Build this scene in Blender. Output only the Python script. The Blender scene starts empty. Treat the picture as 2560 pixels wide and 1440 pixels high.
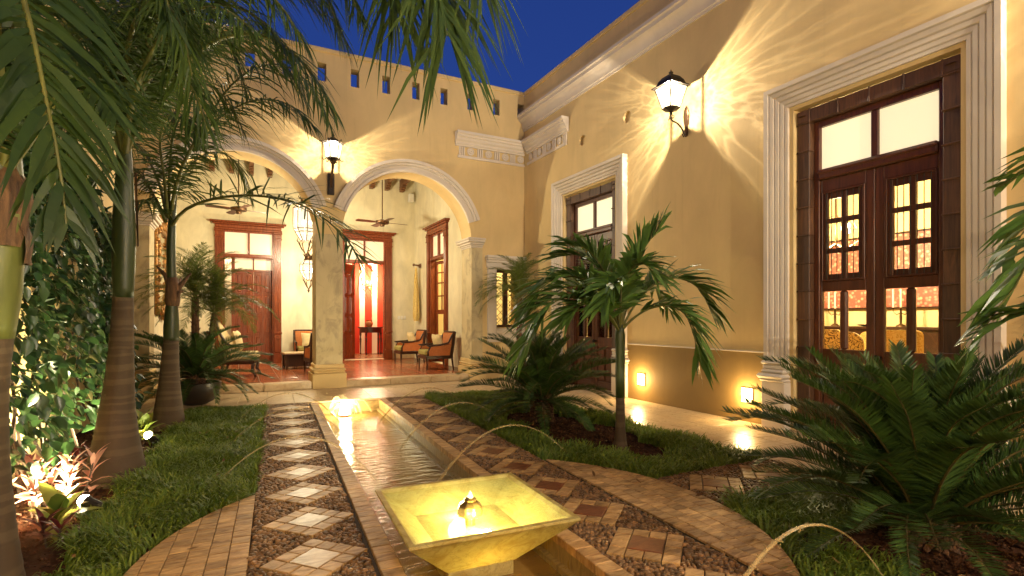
import bpy, math, random
import numpy as np
from mathutils import Vector, Matrix

random.seed(7)
rng = np.random.default_rng(7)
SC = bpy.context.scene
COL = SC.collection
PI = math.pi

# ------------------------------------------------------------------ camera, sky, exposure
F, CX, HY, CAMH, YAW = 1325.0, 1280.0, 798.0, 1.3, math.radians(27.37)
cam = bpy.data.cameras.new('camera')
cam.sensor_width = 36.0
cam.lens = 36.0 * F / 2560.0
cam.shift_y = (HY - 720.0) / 2560.0
cam.clip_start = 0.05
cam.clip_end = 400
cam_ob = bpy.data.objects.new('camera', cam)
COL.objects.link(cam_ob)
cam_ob.location = (0, 0, CAMH)
cam_ob.rotation_euler = (PI / 2, 0, -YAW)
SC.camera = cam_ob

world = bpy.data.worlds.new('World')
SC.world = world
world.use_nodes = True
wn, wl = world.node_tree.nodes, world.node_tree.links
bg = wn['Background']
sky = wn.new('ShaderNodeTexSky')
sky.sky_type = 'NISHITA'
sky.sun_disc = False
sky.sun_elevation = math.radians(1.0)
sky.sun_rotation = math.radians(200)
sky.ozone_density = 4.0
tint = wn.new('ShaderNodeMix'); tint.data_type = 'RGBA'; tint.blend_type = 'MULTIPLY'
tint.inputs[0].default_value = 1.0
tint.inputs[7].default_value = (0.02, 0.06, 0.35, 1)
wl.new(sky.outputs[0], tint.inputs[6])
dusk = wn.new('ShaderNodeMix'); dusk.data_type = 'RGBA'
dusk.inputs[0].default_value = 0.9
dusk.inputs[7].default_value = (0.16, 0.46, 2.35, 1)
# the dusk blue pales gently towards the horizon
gtc = wn.new('ShaderNodeTexCoord'); gsp = wn.new('ShaderNodeSeparateXYZ'); grd = wn.new('ShaderNodeValToRGB')
wl.new(gtc.outputs['Generated'], gsp.inputs[0]); wl.new(gsp.outputs[2], grd.inputs[0])
grd.color_ramp.elements[0].position = 0.10; grd.color_ramp.elements[1].position = 0.80
grd.color_ramp.elements[0].color = (0.075, 0.20, 0.92, 1); grd.color_ramp.elements[1].color = (0.035, 0.105, 0.56, 1)
gsc = wn.new('ShaderNodeMix'); gsc.data_type = 'RGBA'; gsc.blend_type = 'MULTIPLY'; gsc.inputs[0].default_value = 1.0
gsc.inputs[7].default_value = (3.0, 3.0, 3.0, 1)
wl.new(grd.outputs[0], gsc.inputs[6]); wl.new(gsc.outputs[2], dusk.inputs[7])
wl.new(tint.outputs[2], dusk.inputs[6])
wl.new(dusk.outputs[2], bg.inputs[0])
bg.inputs[1].default_value = 0.033
SC.view_settings.view_transform = 'Standard'
SC.view_settings.look = 'None'
SC.view_settings.exposure = 1.85
SC.view_settings.gamma = 1.0
SC.view_settings.use_curve_mapping = False
SC.cycles.max_bounces = 8
SC.cycles.transparent_max_bounces = 24
SC.cycles.sample_clamp_indirect = 3.0
SC.cycles.blur_glossy = 1.0
SC.cycles.caustics_reflective = False
SC.cycles.caustics_refractive = False
SC.cycles.use_denoising = True

# ------------------------------------------------------------------ camera geometry helper: a photo point at a known depth
_c, _s = math.cos(YAW), math.sin(YAW)
def W(px, py, d):
    u = (px - CX) / F
    return Vector(((_c * u + _s) * d, (-_s * u + _c) * d, CAMH + (HY - py) / F * d))

# ------------------------------------------------------------------ materials
def newmat(name):
    m = bpy.data.materials.new(name)
    m.use_nodes = True
    nt = m.node_tree
    return m, nt.nodes, nt.links, nt.nodes['Principled BSDF']

def rgb(c):
    return (c[0], c[1], c[2], 1.0)

def mixc(n, l, fac, a, b, mode='MIX'):
    x = n.new('ShaderNodeMix'); x.data_type = 'RGBA'; x.blend_type = mode
    for i, v in ((0, fac), (6, a), (7, b)):
        if isinstance(v, (int, float)): x.inputs[i].default_value = v
        elif isinstance(v, tuple): x.inputs[i].default_value = rgb(v)
        else: l.new(v, x.inputs[i])
    return x.outputs[2]

def coords(n, l, scale=(1, 1, 1), kind='Object'):
    tc = n.new('ShaderNodeTexCoord'); mp = n.new('ShaderNodeMapping')
    mp.inputs[3].default_value = scale
    l.new(tc.outputs[kind], mp.inputs[0])
    return mp.outputs[0]

def noise(n, l, vec, scale, detail=4.0, rough=0.55, dist=0.0):
    x = n.new('ShaderNodeTexNoise')
    x.inputs['Scale'].default_value = scale
    x.inputs['Detail'].default_value = detail
    x.inputs['Roughness'].default_value = rough
    x.inputs['Distortion'].default_value = dist
    if vec is not None: l.new(vec, x.inputs['Vector'])
    return x.outputs[0]

def ramp(n, l, fac, p0, p1, c0=(0, 0, 0), c1=(1, 1, 1)):
    r = n.new('ShaderNodeValToRGB')
    r.color_ramp.elements[0].position = p0; r.color_ramp.elements[1].position = p1
    r.color_ramp.elements[0].color = rgb(c0); r.color_ramp.elements[1].color = rgb(c1)
    l.new(fac, r.inputs[0])
    return r.outputs[0]

def math_(n, l, op, a, b=0.0):
    x = n.new('ShaderNodeMath'); x.operation = op
    for i, v in ((0, a), (1, b)):
        if isinstance(v, (int, float)): x.inputs[i].default_value = v
        else: l.new(v, x.inputs[i])
    return x.outputs[0]

def bump(n, l, b, h, strength, dist=0.01):
    x = n.new('ShaderNodeBump'); x.inputs['Strength'].default_value = strength
    x.inputs['Distance'].default_value = dist
    l.new(h, x.inputs['Height']); l.new(x.outputs[0], b.inputs['Normal'])

def rand_value(n, l, objects=True):
    """a random number per object and per loose piece"""
    g = n.new('ShaderNodeNewGeometry'); o = n.new('ShaderNodeObjectInfo')
    return math_(n, l, 'FRACT', math_(n, l, 'ADD', g.outputs['Random Per Island'], o.outputs['Random']))

def m_simple(name, col, rough=0.5, metal=0.0, var=0.25, vscale=6.0, bmp=0.0, bscale=60.0, col2=None, isl=0.0, stretch=(1, 1, 1), spec=0.5, coat=0.0):
    m, n, l, b = newmat(name)
    v = coords(n, l, stretch)
    c2 = col2 if col2 else tuple(x * (1 - var) for x in col)
    c = mixc(n, l, ramp(n, l, noise(n, l, v, vscale, 5), 0.35, 0.68), col, c2)
    if isl:
        r = rand_value(n, l)
        k = math_(n, l, 'ADD', math_(n, l, 'MULTIPLY', r, 2 * isl), 1 - isl)
        comb = n.new('ShaderNodeCombineColor')
        for i in range(3): l.new(k, comb.inputs[i])
        c = mixc(n, l, 1.0, c, comb.outputs[0], 'MULTIPLY')
    l.new(c, b.inputs['Base Color'])
    b.inputs['Roughness'].default_value = rough
    b.inputs['Metallic'].default_value = metal
    b.inputs['Specular IOR Level'].default_value = spec
    b.inputs['Coat Weight'].default_value = coat
    if bmp: bump(n, l, b, noise(n, l, v, bscale, 4), bmp)
    return m

def m_plaster(name, col, mott=0.14, scale=0.9, stain=None, stain_lo=0.55, bmp=0.12):
    m, n, l, b = newmat(name)
    v = coords(n, l)
    v2 = coords(n, l, (1.2, 1.2, 0.6))
    a = noise(n, l, v2, scale * 2.2, 7, 0.6, 0.6)
    c = mixc(n, l, ramp(n, l, a, 0.3, 0.72), tuple(x * (1 + mott) for x in col), tuple(x * (1 - mott) for x in col))
    c = mixc(n, l, math_(n, l, 'MULTIPLY', noise(n, l, v, 14, 5, 0.65), 0.25), c, tuple(x * 0.85 for x in col))
    st = ramp(n, l, noise(n, l, coords(n, l, (3.2, 3.2, 0.22)), 2.4, 6, 0.6, 0.4), 0.56, 0.78)
    c = mixc(n, l, math_(n, l, 'MULTIPLY', st, 0.28), c, tuple(x * 0.62 for x in col))
    if stain:
        s = ramp(n, l, noise(n, l, coords(n, l, (1.5, 1.5, 1.0)), 2.6, 8, 0.68, 0.8), stain_lo, stain_lo + 0.12)
        c = mixc(n, l, math_(n, l, 'MULTIPLY', s, 0.7), c, stain)
    l.new(c, b.inputs['Base Color'])
    b.inputs['Roughness'].default_value = 0.75
    b.inputs['Specular IOR Level'].default_value = 0.25
    h = math_(n, l, 'ADD', noise(n, l, v, 7, 6, 0.6), math_(n, l, 'MULTIPLY', noise(n, l, v, 90, 3), 0.25))
    bump(n, l, b, h, bmp, 0.02)
    return m

def m_travertine(name, col, dark, rough=0.35, pits=0.5, isl=0.16, vein=(3, 11, 3), spec=0.3):
    m, n, l, b = newmat(name)
    o = n.new('ShaderNodeObjectInfo')
    add = n.new('ShaderNodeVectorMath'); add.operation = 'ADD'
    sc = n.new('ShaderNodeVectorMath'); sc.operation = 'SCALE'; sc.inputs[3].default_value = 37.0
    comb = n.new('ShaderNodeCombineXYZ')
    for i in range(3): l.new(rand_value(n, l), comb.inputs[i])
    l.new(comb.outputs[0], sc.inputs[0])
    l.new(coords(n, l), add.inputs[0]); l.new(sc.outputs[0], add.inputs[1])
    mp = n.new('ShaderNodeMapping'); mp.inputs[3].default_value = vein
    l.new(add.outputs[0], mp.inputs[0])
    a = noise(n, l, mp.outputs[0], 2.2, 7, 0.65, 0.8)
    c = mixc(n, l, ramp(n, l, a, 0.38, 0.66), col, dark)
    p = ramp(n, l, noise(n, l, mp.outputs[0], 9, 5, 0.7), 0.62, 0.70)
    c = mixc(n, l, math_(n, l, 'MULTIPLY', p, pits), c, tuple(x * 0.35 for x in dark))
    r = rand_value(n, l)
    k = math_(n, l, 'ADD', math_(n, l, 'MULTIPLY', r, 2 * isl), 1 - isl)
    cc = n.new('ShaderNodeCombineColor')
    for i in range(3): l.new(k, cc.inputs[i])
    c = mixc(n, l, 1.0, c, cc.outputs[0], 'MULTIPLY')
    l.new(c, b.inputs['Base Color'])
    b.inputs['Specular IOR Level'].default_value = spec
    l.new(math_(n, l, 'ADD', math_(n, l, 'MULTIPLY', a, 0.28), rough - 0.14), b.inputs['Roughness'])
    bump(n, l, b, math_(n, l, 'SUBTRACT', a, math_(n, l, 'MULTIPLY', p, 0.8)), 0.22, 0.006)
    return m

def m_wood(name, col, dark, rough=0.35, axis='z', isl=0.08):
    m, n, l, b = newmat(name)
    st = {'z': (9, 9, 0.8), 'x': (0.8, 9, 9), 'y': (9, 0.8, 9)}[axis]
    v = coords(n, l, st)
    a = noise(n, l, v, 3.0, 7, 0.62, 1.4)
    c = mixc(n, l, ramp(n, l, a, 0.3, 0.7), col, dark)
    r = rand_value(n, l)
    k = math_(n, l, 'ADD', math_(n, l, 'MULTIPLY', r, 2 * isl), 1 - isl)
    cc = n.new('ShaderNodeCombineColor')
    for i in range(3): l.new(k, cc.inputs[i])
    c = mixc(n, l, 1.0, c, cc.outputs[0], 'MULTIPLY')
    w = ramp(n, l, noise(n, l, coords(n, l), 22, 6, 0.7), 0.66, 0.74)
    c = mixc(n, l, math_(n, l, 'MULTIPLY', w, 0.35), c, tuple(min(1, x * 2.2 + 0.03) for x in col))
    l.new(c, b.inputs['Base Color'])
    b.inputs['Roughness'].default_value = rough
    bump(n, l, b, a, 0.15, 0.004)
    return m

def m_leaf(name, col, col2, rough=0.42, trans=0.25, isl=0.3, spec=0.35):
    m, n, l, b = newmat(name)
    r = rand_value(n, l)
    c = mixc(n, l, r, col, col2)
    k = math_(n, l, 'ADD', math_(n, l, 'MULTIPLY', noise(n, l, coords(n, l), 3.0, 3), 2 * isl), 1 - isl)
    cc = n.new('ShaderNodeCombineColor')
    for i in range(3): l.new(k, cc.inputs[i])
    c = mixc(n, l, 1.0, c, cc.outputs[0], 'MULTIPLY')
    l.new(c, b.inputs['Base Color'])
    b.inputs['Roughness'].default_value = rough
    b.inputs['Specular IOR Level'].default_value = spec
    t = n.new('ShaderNodeBsdfTranslucent'); l.new(c, t.inputs[0])
    ms = n.new('ShaderNodeMixShader'); ms.inputs[0].default_value = trans
    l.new(b.outputs[0], ms.inputs[1]); l.new(t.outputs[0], ms.inputs[2])
    l.new(ms.outputs[0], n['Material Output'].inputs[0])
    return m

def m_emit(name, col, strength):
    m, n, l, b = newmat(name)
    b.inputs['Base Color'].default_value = rgb(tuple(min(0.8, x) for x in col))
    b.inputs['Emission Color'].default_value = rgb(col)
    b.inputs['Emission Strength'].default_value = strength
    b.inputs['Roughness'].default_value = 0.3
    return m

def m_lit_glass(name, col, strength, fac=0.5, vary=0.0):
    """lamp glass: lets light through and glows"""
    m, n, l, b = newmat(name)
    t = n.new('ShaderNodeBsdfTransparent'); e = n.new('ShaderNodeEmission')
    e.inputs[0].default_value = rgb(col); e.inputs[1].default_value = strength
    if vary:
        k = math_(n, l, 'ADD', math_(n, l, 'MULTIPLY', noise(n, l, coords(n, l), 9, 3), vary), 1 - vary * 0.5)
        l.new(math_(n, l, 'MULTIPLY', k, strength), e.inputs[1])
    ms = n.new('ShaderNodeMixShader'); ms.inputs[0].default_value = fac
    l.new(t.outputs[0], ms.inputs[1]); l.new(e.outputs[0], ms.inputs[2])
    l.new(ms.outputs[0], n['Material Output'].inputs[0])
    return m

def m_clear(name, tint_c=(1, 1, 1), rough=0.05, gloss=1.0, ior=1.33, bmp=0.0, bscale=12.0, haze=0.0, haze_c=(1, 1, 1), stretch=(1, 1, 1)):
    """window pane or still water: see-through with a mirror-like face"""
    m, n, l, b = newmat(name)
    t = n.new('ShaderNodeBsdfTransparent'); t.inputs[0].default_value = rgb(tint_c)
    g = n.new('ShaderNodeBsdfGlossy'); g.inputs['Roughness'].default_value = rough
    fr = n.new('ShaderNodeFresnel'); fr.inputs[0].default_value = ior
    if bmp:
        bb = n.new('ShaderNodeBump'); bb.inputs['Strength'].default_value = bmp; bb.inputs['Distance'].default_value = 0.02
        l.new(noise(n, l, coords(n, l, stretch), bscale, 4), bb.inputs['Height'])
        l.new(bb.outputs[0], g.inputs['Normal']); l.new(bb.outputs[0], fr.inputs['Normal'])
    base = t.outputs[0]
    if haze:
        d = n.new('ShaderNodeBsdfDiffuse'); d.inputs[0].default_value = rgb(haze_c)
        h = n.new('ShaderNodeMixShader'); h.inputs[0].default_value = haze
        l.new(base, h.inputs[1]); l.new(d.outputs[0], h.inputs[2]); base = h.outputs[0]
    ms = n.new('ShaderNodeMixShader')
    l.new(math_(n, l, 'MULTIPLY', fr.outputs[0], gloss), ms.inputs[0]); l.new(base, ms.inputs[1]); l.new(g.outputs[0], ms.inputs[2])
    l.new(ms.outputs[0], n['Material Output'].inputs[0])
    return m

def m_onyx(name, col, dark):
    m, n, l, b = newmat(name)
    v = coords(n, l, (1.5, 1.0, 2.0))
    a = noise(n, l, v, 4.0, 8, 0.7, 1.6)
    c = mixc(n, l, ramp(n, l, a, 0.40, 0.62), col, dark)
    th = ramp(n, l, math_(n, l, 'ABSOLUTE', math_(n, l, 'SUBTRACT', noise(n, l, v, 3.2, 6, 0.6, 2.2), 0.5)), 0.0, 0.018, (1, 1, 1), (0, 0, 0))
    c = mixc(n, l, math_(n, l, 'MULTIPLY', th, 0.45), c, tuple(x * 0.5 for x in dark))
    l.new(c, b.inputs['Base Color']); b.inputs['Roughness'].default_value = 0.2
    t = n.new('ShaderNodeBsdfTranslucent'); l.new(c, t.inputs[0])
    ms = n.new('ShaderNodeMixShader'); ms.inputs[0].default_value = 0.45
    l.new(b.outputs[0], ms.inputs[1]); l.new(t.outputs[0], ms.inputs[2])
    l.new(ms.outputs[0], n['Material Output'].inputs[0])
    return m

M = {}
M['wall'] = m_plaster('courtyard_plaster', (0.60, 0.435, 0.20), 0.08)
M['wall_low'] = m_plaster('dado_plaster', (0.24, 0.152, 0.052), 0.08)
M['trim'] = m_plaster('trim_plaster', (0.60, 0.52, 0.42), 0.06, bmp=0.06)
M['gallery'] = m_plaster('gallery_plaster', (0.68, 0.62, 0.44), 0.17, 1.1)
M['column'] = m_plaster('worn_column_plaster', (0.48, 0.39, 0.22), 0.12, 1.4, stain=(0.26, 0.21, 0.13), stain_lo=0.5)
M['room'] = m_plaster('yellow_room_plaster', (0.76, 0.64, 0.34), 0.05)
M['tile'] = m_travertine('travertine', (0.50, 0.305, 0.125), (0.21, 0.105, 0.036), 0.48, 0.7, 0.24, spec=0.22)
M['tile_pale'] = m_travertine('pale_travertine', (0.56, 0.42, 0.25), (0.40, 0.27, 0.14), 0.30, 0.3, 0.07)
M['tile_shiny'] = m_travertine('polished_travertine', (0.36, 0.22, 0.095), (0.21, 0.115, 0.045), 0.36, 0.3)
M['tile_red'] = m_travertine('red_clay_tile', (0.22, 0.072, 0.026), (0.13, 0.04, 0.016), 0.32, 0.3, 0.2)
M['terracotta'] = m_travertine('waxed_terracotta', (0.34, 0.10, 0.035), (0.22, 0.055, 0.022), 0.20, 0.2, 0.22, (2, 2, 2))
M['grout_sheen'] = m_simple('sheen_grout', (0.30, 0.20, 0.12), 0.7, var=0.3, vscale=20)  # paler to stand in for light reflected along the floor joints
M['grout'] = m_simple('grout', (0.07, 0.045, 0.025), 0.9, var=0.4, vscale=20, bmp=0.3)
M['pebble'] = m_simple('river_pebble', (0.21, 0.110, 0.045), 0.42, var=0.5, vscale=30, isl=0.55, bmp=0.25, bscale=90, spec=0.25)
M['soil'] = m_simple('red_soil', (0.075, 0.028, 0.012), 0.95, var=0.55, vscale=9, bmp=1.0, bscale=45, spec=0.15)
M['mulch'] = m_simple('soil_crumb', (0.085, 0.036, 0.017), 0.9, var=0.5, vscale=30, isl=0.5, spec=0.2)
M['stone_wet'] = m_travertine('wet_channel_stone', (0.34, 0.24, 0.10), (0.17, 0.11, 0.045), 0.3, 0.5)
M['channel_floor'] = m_simple('channel_floor', (0.16, 0.11, 0.05), 0.6, var=0.5, vscale=3)
M['redwood'] = m_wood('varnished_red_wood', (0.27, 0.060, 0.017), (0.10, 0.020, 0.007), 0.26)
M['darkwood'] = m_wood('dark_door_wood', (0.115, 0.032, 0.012), (0.045, 0.013, 0.005), 0.34)
M['blockwood'] = m_wood('weathered_block_wood', (0.115, 0.048, 0.018), (0.038, 0.015, 0.006), 0.55, isl=0.3)
M['beam'] = m_wood('beam_wood', (0.20, 0.09, 0.035), (0.10, 0.04, 0.016), 0.5, 'y')
M['chairwood'] = m_wood('chair_wood', (0.045, 0.014, 0.007), (0.02, 0.006, 0.003), 0.28)
M['iron'] = m_simple('wrought_iron', (0.030, 0.022, 0.016), 0.45, 0.6, var=0.5, vscale=20, bmp=0.2)
M['bronze'] = m_simple('aged_bronze', (0.11, 0.055, 0.022), 0.42, 0.7, var=0.6, vscale=14, bmp=0.2)
M['brass'] = m_simple('tarnished_brass', (0.50, 0.30, 0.09), 0.30, 0.85, var=0.6, vscale=12, bmp=0.2)
M['gilt'] = m_simple('gilded_wood', (0.42, 0.20, 0.05), 0.38, 0.55, var=0.75, vscale=26, bmp=0.5)
M['marble'] = m_onyx('yellow_onyx', (0.62, 0.52, 0.22), (0.46, 0.34, 0.11))
M['orange'] = m_simple('orange_upholstery', (0.52, 0.17, 0.045), 0.75, var=0.2, vscale=30, bmp=0.3, bscale=200)
M['green_seat'] = m_simple('moss_green_upholstery', (0.33, 0.28, 0.075), 0.85, var=0.2, vscale=30, bmp=0.3, bscale=200)
M['cream'] = m_simple('cream_cushion', (0.66, 0.52, 0.28), 0.85, var=0.15, vscale=14, bmp=0.25, bscale=160)
M['white'] = m_simple('white_plastic', (0.7, 0.68, 0.62), 0.4, var=0.05)
M['candle'] = m_simple('candle_wax', (0.8, 0.74, 0.6), 0.5, var=0.05)
M['pot'] = m_simple('dark_glazed_pot', (0.028, 0.018, 0.012), 0.4, var=0.5, vscale=8, bmp=0.15)
M['clay'] = m_simple('clay_pot', (0.34, 0.15, 0.05), 0.55, var=0.3, vscale=12)
M['redwall'] = m_plaster('red_wall', (0.52, 0.045, 0.022), 0.08)
M['whitewall'] = m_plaster('white_stripe', (0.78, 0.68, 0.52), 0.05)
M['frost'] = m_emit('lit_frosted_glass', (1.0, 0.80, 0.52), 0.225)
M['frost_dim'] = m_emit('dim_frosted_glass', (1.0, 0.68, 0.46), 0.13)
M['lamp_glass'] = m_lit_glass('lantern_glass', (1.0, 0.80, 0.48), 1.4, 0.45, 0.5)
M['pendant_glass'] = m_lit_glass('pendant_glass', (1.0, 0.82, 0.55), 0.50, 0.5, 0.9)
M['hot'] = m_emit('lamp_hot', (1.0, 0.86, 0.55), 30.0)
M['step_glass'] = m_emit('step_light_glass', (1.0, 0.83, 0.45), 4.0)
M['bulb'] = m_lit_glass('bulb_glow', (1.0, 0.84, 0.55), 20.0, 0.35)
M['pane'] = m_clear('window_glass', rough=0.03, ior=1.45)
M['mirror'] = m_simple('mirror_silver', (0.6, 0.56, 0.46), 0.06, 1.0, var=0.05)
M['water'] = m_clear('channel_water', (0.62, 0.48, 0.26), 0.17, 1.0, 1.33, 0.8, 6.0, 0.74, (0.27, 0.155, 0.040), (1, 2.2, 1))
M['basin_water'] = m_clear('basin_water', (0.97, 0.96, 0.72), 0.06, 1.0, 1.33, 0.2, 12.0, 0.24, (0.72, 0.68, 0.30))
M['jet'] = m_clear('jet_water', (0.97, 0.93, 0.8), 0.25, 0.6, 1.33, 0, haze=0.27, haze_c=(0.85, 0.66, 0.34))
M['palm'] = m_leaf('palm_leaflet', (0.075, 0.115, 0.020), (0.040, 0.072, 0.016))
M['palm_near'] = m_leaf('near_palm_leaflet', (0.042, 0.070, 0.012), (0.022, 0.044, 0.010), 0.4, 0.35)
M['adonidia'] = m_leaf('broad_palm_leaflet', (0.115, 0.205, 0.042), (0.06, 0.12, 0.028), 0.36)
M['cycad'] = m_leaf('cycad_leaflet', (0.060, 0.110, 0.024), (0.034, 0.068, 0.017), 0.38, 0.2)
M['date'] = m_leaf('date_palm_leaflet', (0.16, 0.20, 0.040), (0.09, 0.125, 0.028), 0.45, 0.5)
M['rachis'] = m_simple('palm_rachis', (0.13, 0.13, 0.028), 0.45, var=0.4, vscale=12)
M['rachis_dark'] = m_simple('cycad_rachis', (0.10, 0.072, 0.018), 0.5, var=0.4, vscale=12)
M['vine'] = m_leaf('vine_leaf', (0.040, 0.085, 0.024), (0.016, 0.040, 0.014), 0.3, 0.2, spec=0.6)
M['vine_stem'] = m_simple('vine_stem', (0.06, 0.035, 0.02), 0.8, var=0.4)
M['grass'] = m_leaf('grass_blade', (0.21, 0.26, 0.032), (0.10, 0.17, 0.024), 0.5, 0.4)
M['litter'] = m_leaf('dry_leaf', (0.22, 0.12, 0.04), (0.12, 0.055, 0.02), 0.7, 0.2)
M['pink'] = m_leaf('pink_cordyline_leaf', (0.66, 0.40, 0.30), (0.55, 0.22, 0.16), 0.4, 0.3)
M['croton'] = m_leaf('croton_leaf', (0.30, 0.27, 0.045), (0.10, 0.17, 0.03), 0.35, 0.3)
M['darkred'] = m_leaf('dark_red_leaf', (0.13, 0.018, 0.02), (0.07, 0.015, 0.015), 0.4, 0.2)
M['shaft'] = m_simple('crownshaft', (0.034, 0.050, 0.013), 0.42, var=0.45, vscale=3, stretch=(3, 3, 0.5), bmp=0.1, bscale=20)
M['shaft_lit'] = m_simple('lit_crownshaft', (0.115, 0.125, 0.030), 0.4, var=0.5, vscale=3, stretch=(3, 3, 0.5), bmp=0.1, bscale=20)  # light on the nearest shaft put into a brighter green
M['husk'] = m_simple('dry_husk', (0.17, 0.085, 0.036), 0.8, vscale=5, col2=(0.045, 0.02, 0.010), stretch=(7, 7, 0.7), bmp=0.8)
M['fibre'] = m_simple('cycad_fibre', (0.12, 0.055, 0.025), 0.9, var=0.6, vscale=18, bmp=1.0, bscale=40)

def m_trunk():
    m, n, l, b = newmat('ringed_palm_bark')
    v = coords(n, l)
    sep = n.new('ShaderNodeSeparateXYZ'); l.new(v, sep.inputs[0])
    wob = math_(n, l, 'MULTIPLY', noise(n, l, v, 5, 3), 0.05)
    z = math_(n, l, 'ADD', sep.outputs[2], wob)
    # growth rings: pale scars, wider towards the crownshaft
    w = n.new('ShaderNodeTexNoise'); w.noise_dimensions = '1D'; w.inputs['Scale'].default_value = 16.0
    w.inputs['Detail'].default_value = 1.0
    l.new(z, w.inputs['W'])
    rings = ramp(n, l, w.outputs[0], 0.50, 0.56)
    c = mixc(n, l, math_(n, l, 'MULTIPLY', rings, 0.55), (0.062, 0.037, 0.018), (0.125, 0.085, 0.046))
    c = mixc(n, l, math_(n, l, 'MULTIPLY', noise(n, l, v, 9, 6, 0.7), 0.6), c, (0.04, 0.025, 0.012))
    spots = ramp(n, l, noise(n, l, v, 13, 4, 0.6), 0.70, 0.74)
    c = mixc(n, l, math_(n, l, 'MULTIPLY', spots, 0.5), c, (0.17, 0.13, 0.085))
    l.new(c, b.inputs['Base Color'])
    b.inputs['Roughness'].default_value = 0.8
    bump(n, l, b, math_(n, l, 'ADD', w.outputs[0], math_(n, l, 'MULTIPLY', noise(n, l, v, 40, 4), 0.5)), 0.5, 0.01)
    return m
M['trunk'] = m_trunk()

def m_damask(name, base, fig):
    m, n, l, b = newmat(name)
    v = coords(n, l)
    x = n.new('ShaderNodeTexVoronoi'); x.inputs['Scale'].default_value = 7.0
    d = n.new('ShaderNodeVectorMath'); d.operation = 'ADD'
    nn = n.new('ShaderNodeTexNoise'); nn.inputs['Scale'].default_value = 9.0
    l.new(v, nn.inputs['Vector'])
    sc = n.new('ShaderNodeVectorMath'); sc.operation = 'SCALE'; sc.inputs[3].default_value = 0.35
    l.new(nn.outputs[1], sc.inputs[0]); l.new(v, d.inputs[0]); l.new(sc.outputs[0], d.inputs[1])
    l.new(d.outputs[0], x.inputs['Vector'])
    f = math_(n, l, 'SINE', math_(n, l, 'MULTIPLY', x.outputs[0], 26.0))
    c = mixc(n, l, ramp(n, l, f, 0.1, 0.25), base, fig)
    l.new(c, b.inputs['Base Color']); b.inputs['Roughness'].default_value = 0.8
    return m
M['damask_gold'] = m_damask('gold_damask', (0.72, 0.56, 0.22), (0.55, 0.36, 0.08))
M['damask_dark'] = m_damask('dark_damask', (0.50, 0.36, 0.13), (0.10, 0.06, 0.025))

def m_blossom():
    m, n, l, b = newmat('blossom_painting')
    v = coords(n, l)
    x = n.new('ShaderNodeTexVoronoi'); x.inputs['Scale'].default_value = 17.0
    l.new(v, x.inputs['Vector'])
    petals = ramp(n, l, x.outputs[0], 0.25, 0.5)
    cols = n.new('ShaderNodeSeparateColor'); l.new(x.outputs[1], cols.inputs[0])
    c = mixc(n, l, ramp(n, l, cols.outputs[0], 0.35, 0.6), (0.60, 0.22, 0.17), (0.70, 0.48, 0.32))
    c = mixc(n, l, petals, c, (0.34, 0.10, 0.07))
    c = mixc(n, l, math_(n, l, 'MULTIPLY', noise(n, l, v, 6, 4), 0.35), c, (0.20, 0.06, 0.03))
    l.new(c, b.inputs['Base Color']); b.inputs['Roughness'].default_value = 0.5
    return m
M['blossom'] = m_blossom()

def m_checker():
    m, n, l, b = newmat('checkered_tile')
    x = n.new('ShaderNodeTexChecker'); x.inputs['Scale'].default_value = 4.0
    l.new(coords(n, l), x.inputs[0])
    x.inputs[1].default_value = (0.42, 0.26, 0.13, 1); x.inputs[2].default_value = (0.06, 0.025, 0.015, 1)
    l.new(x.outputs[0], b.inputs['Base Color']); b.inputs['Roughness'].default_value = 0.25
    return m
M['checker'] = m_checker()
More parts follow.
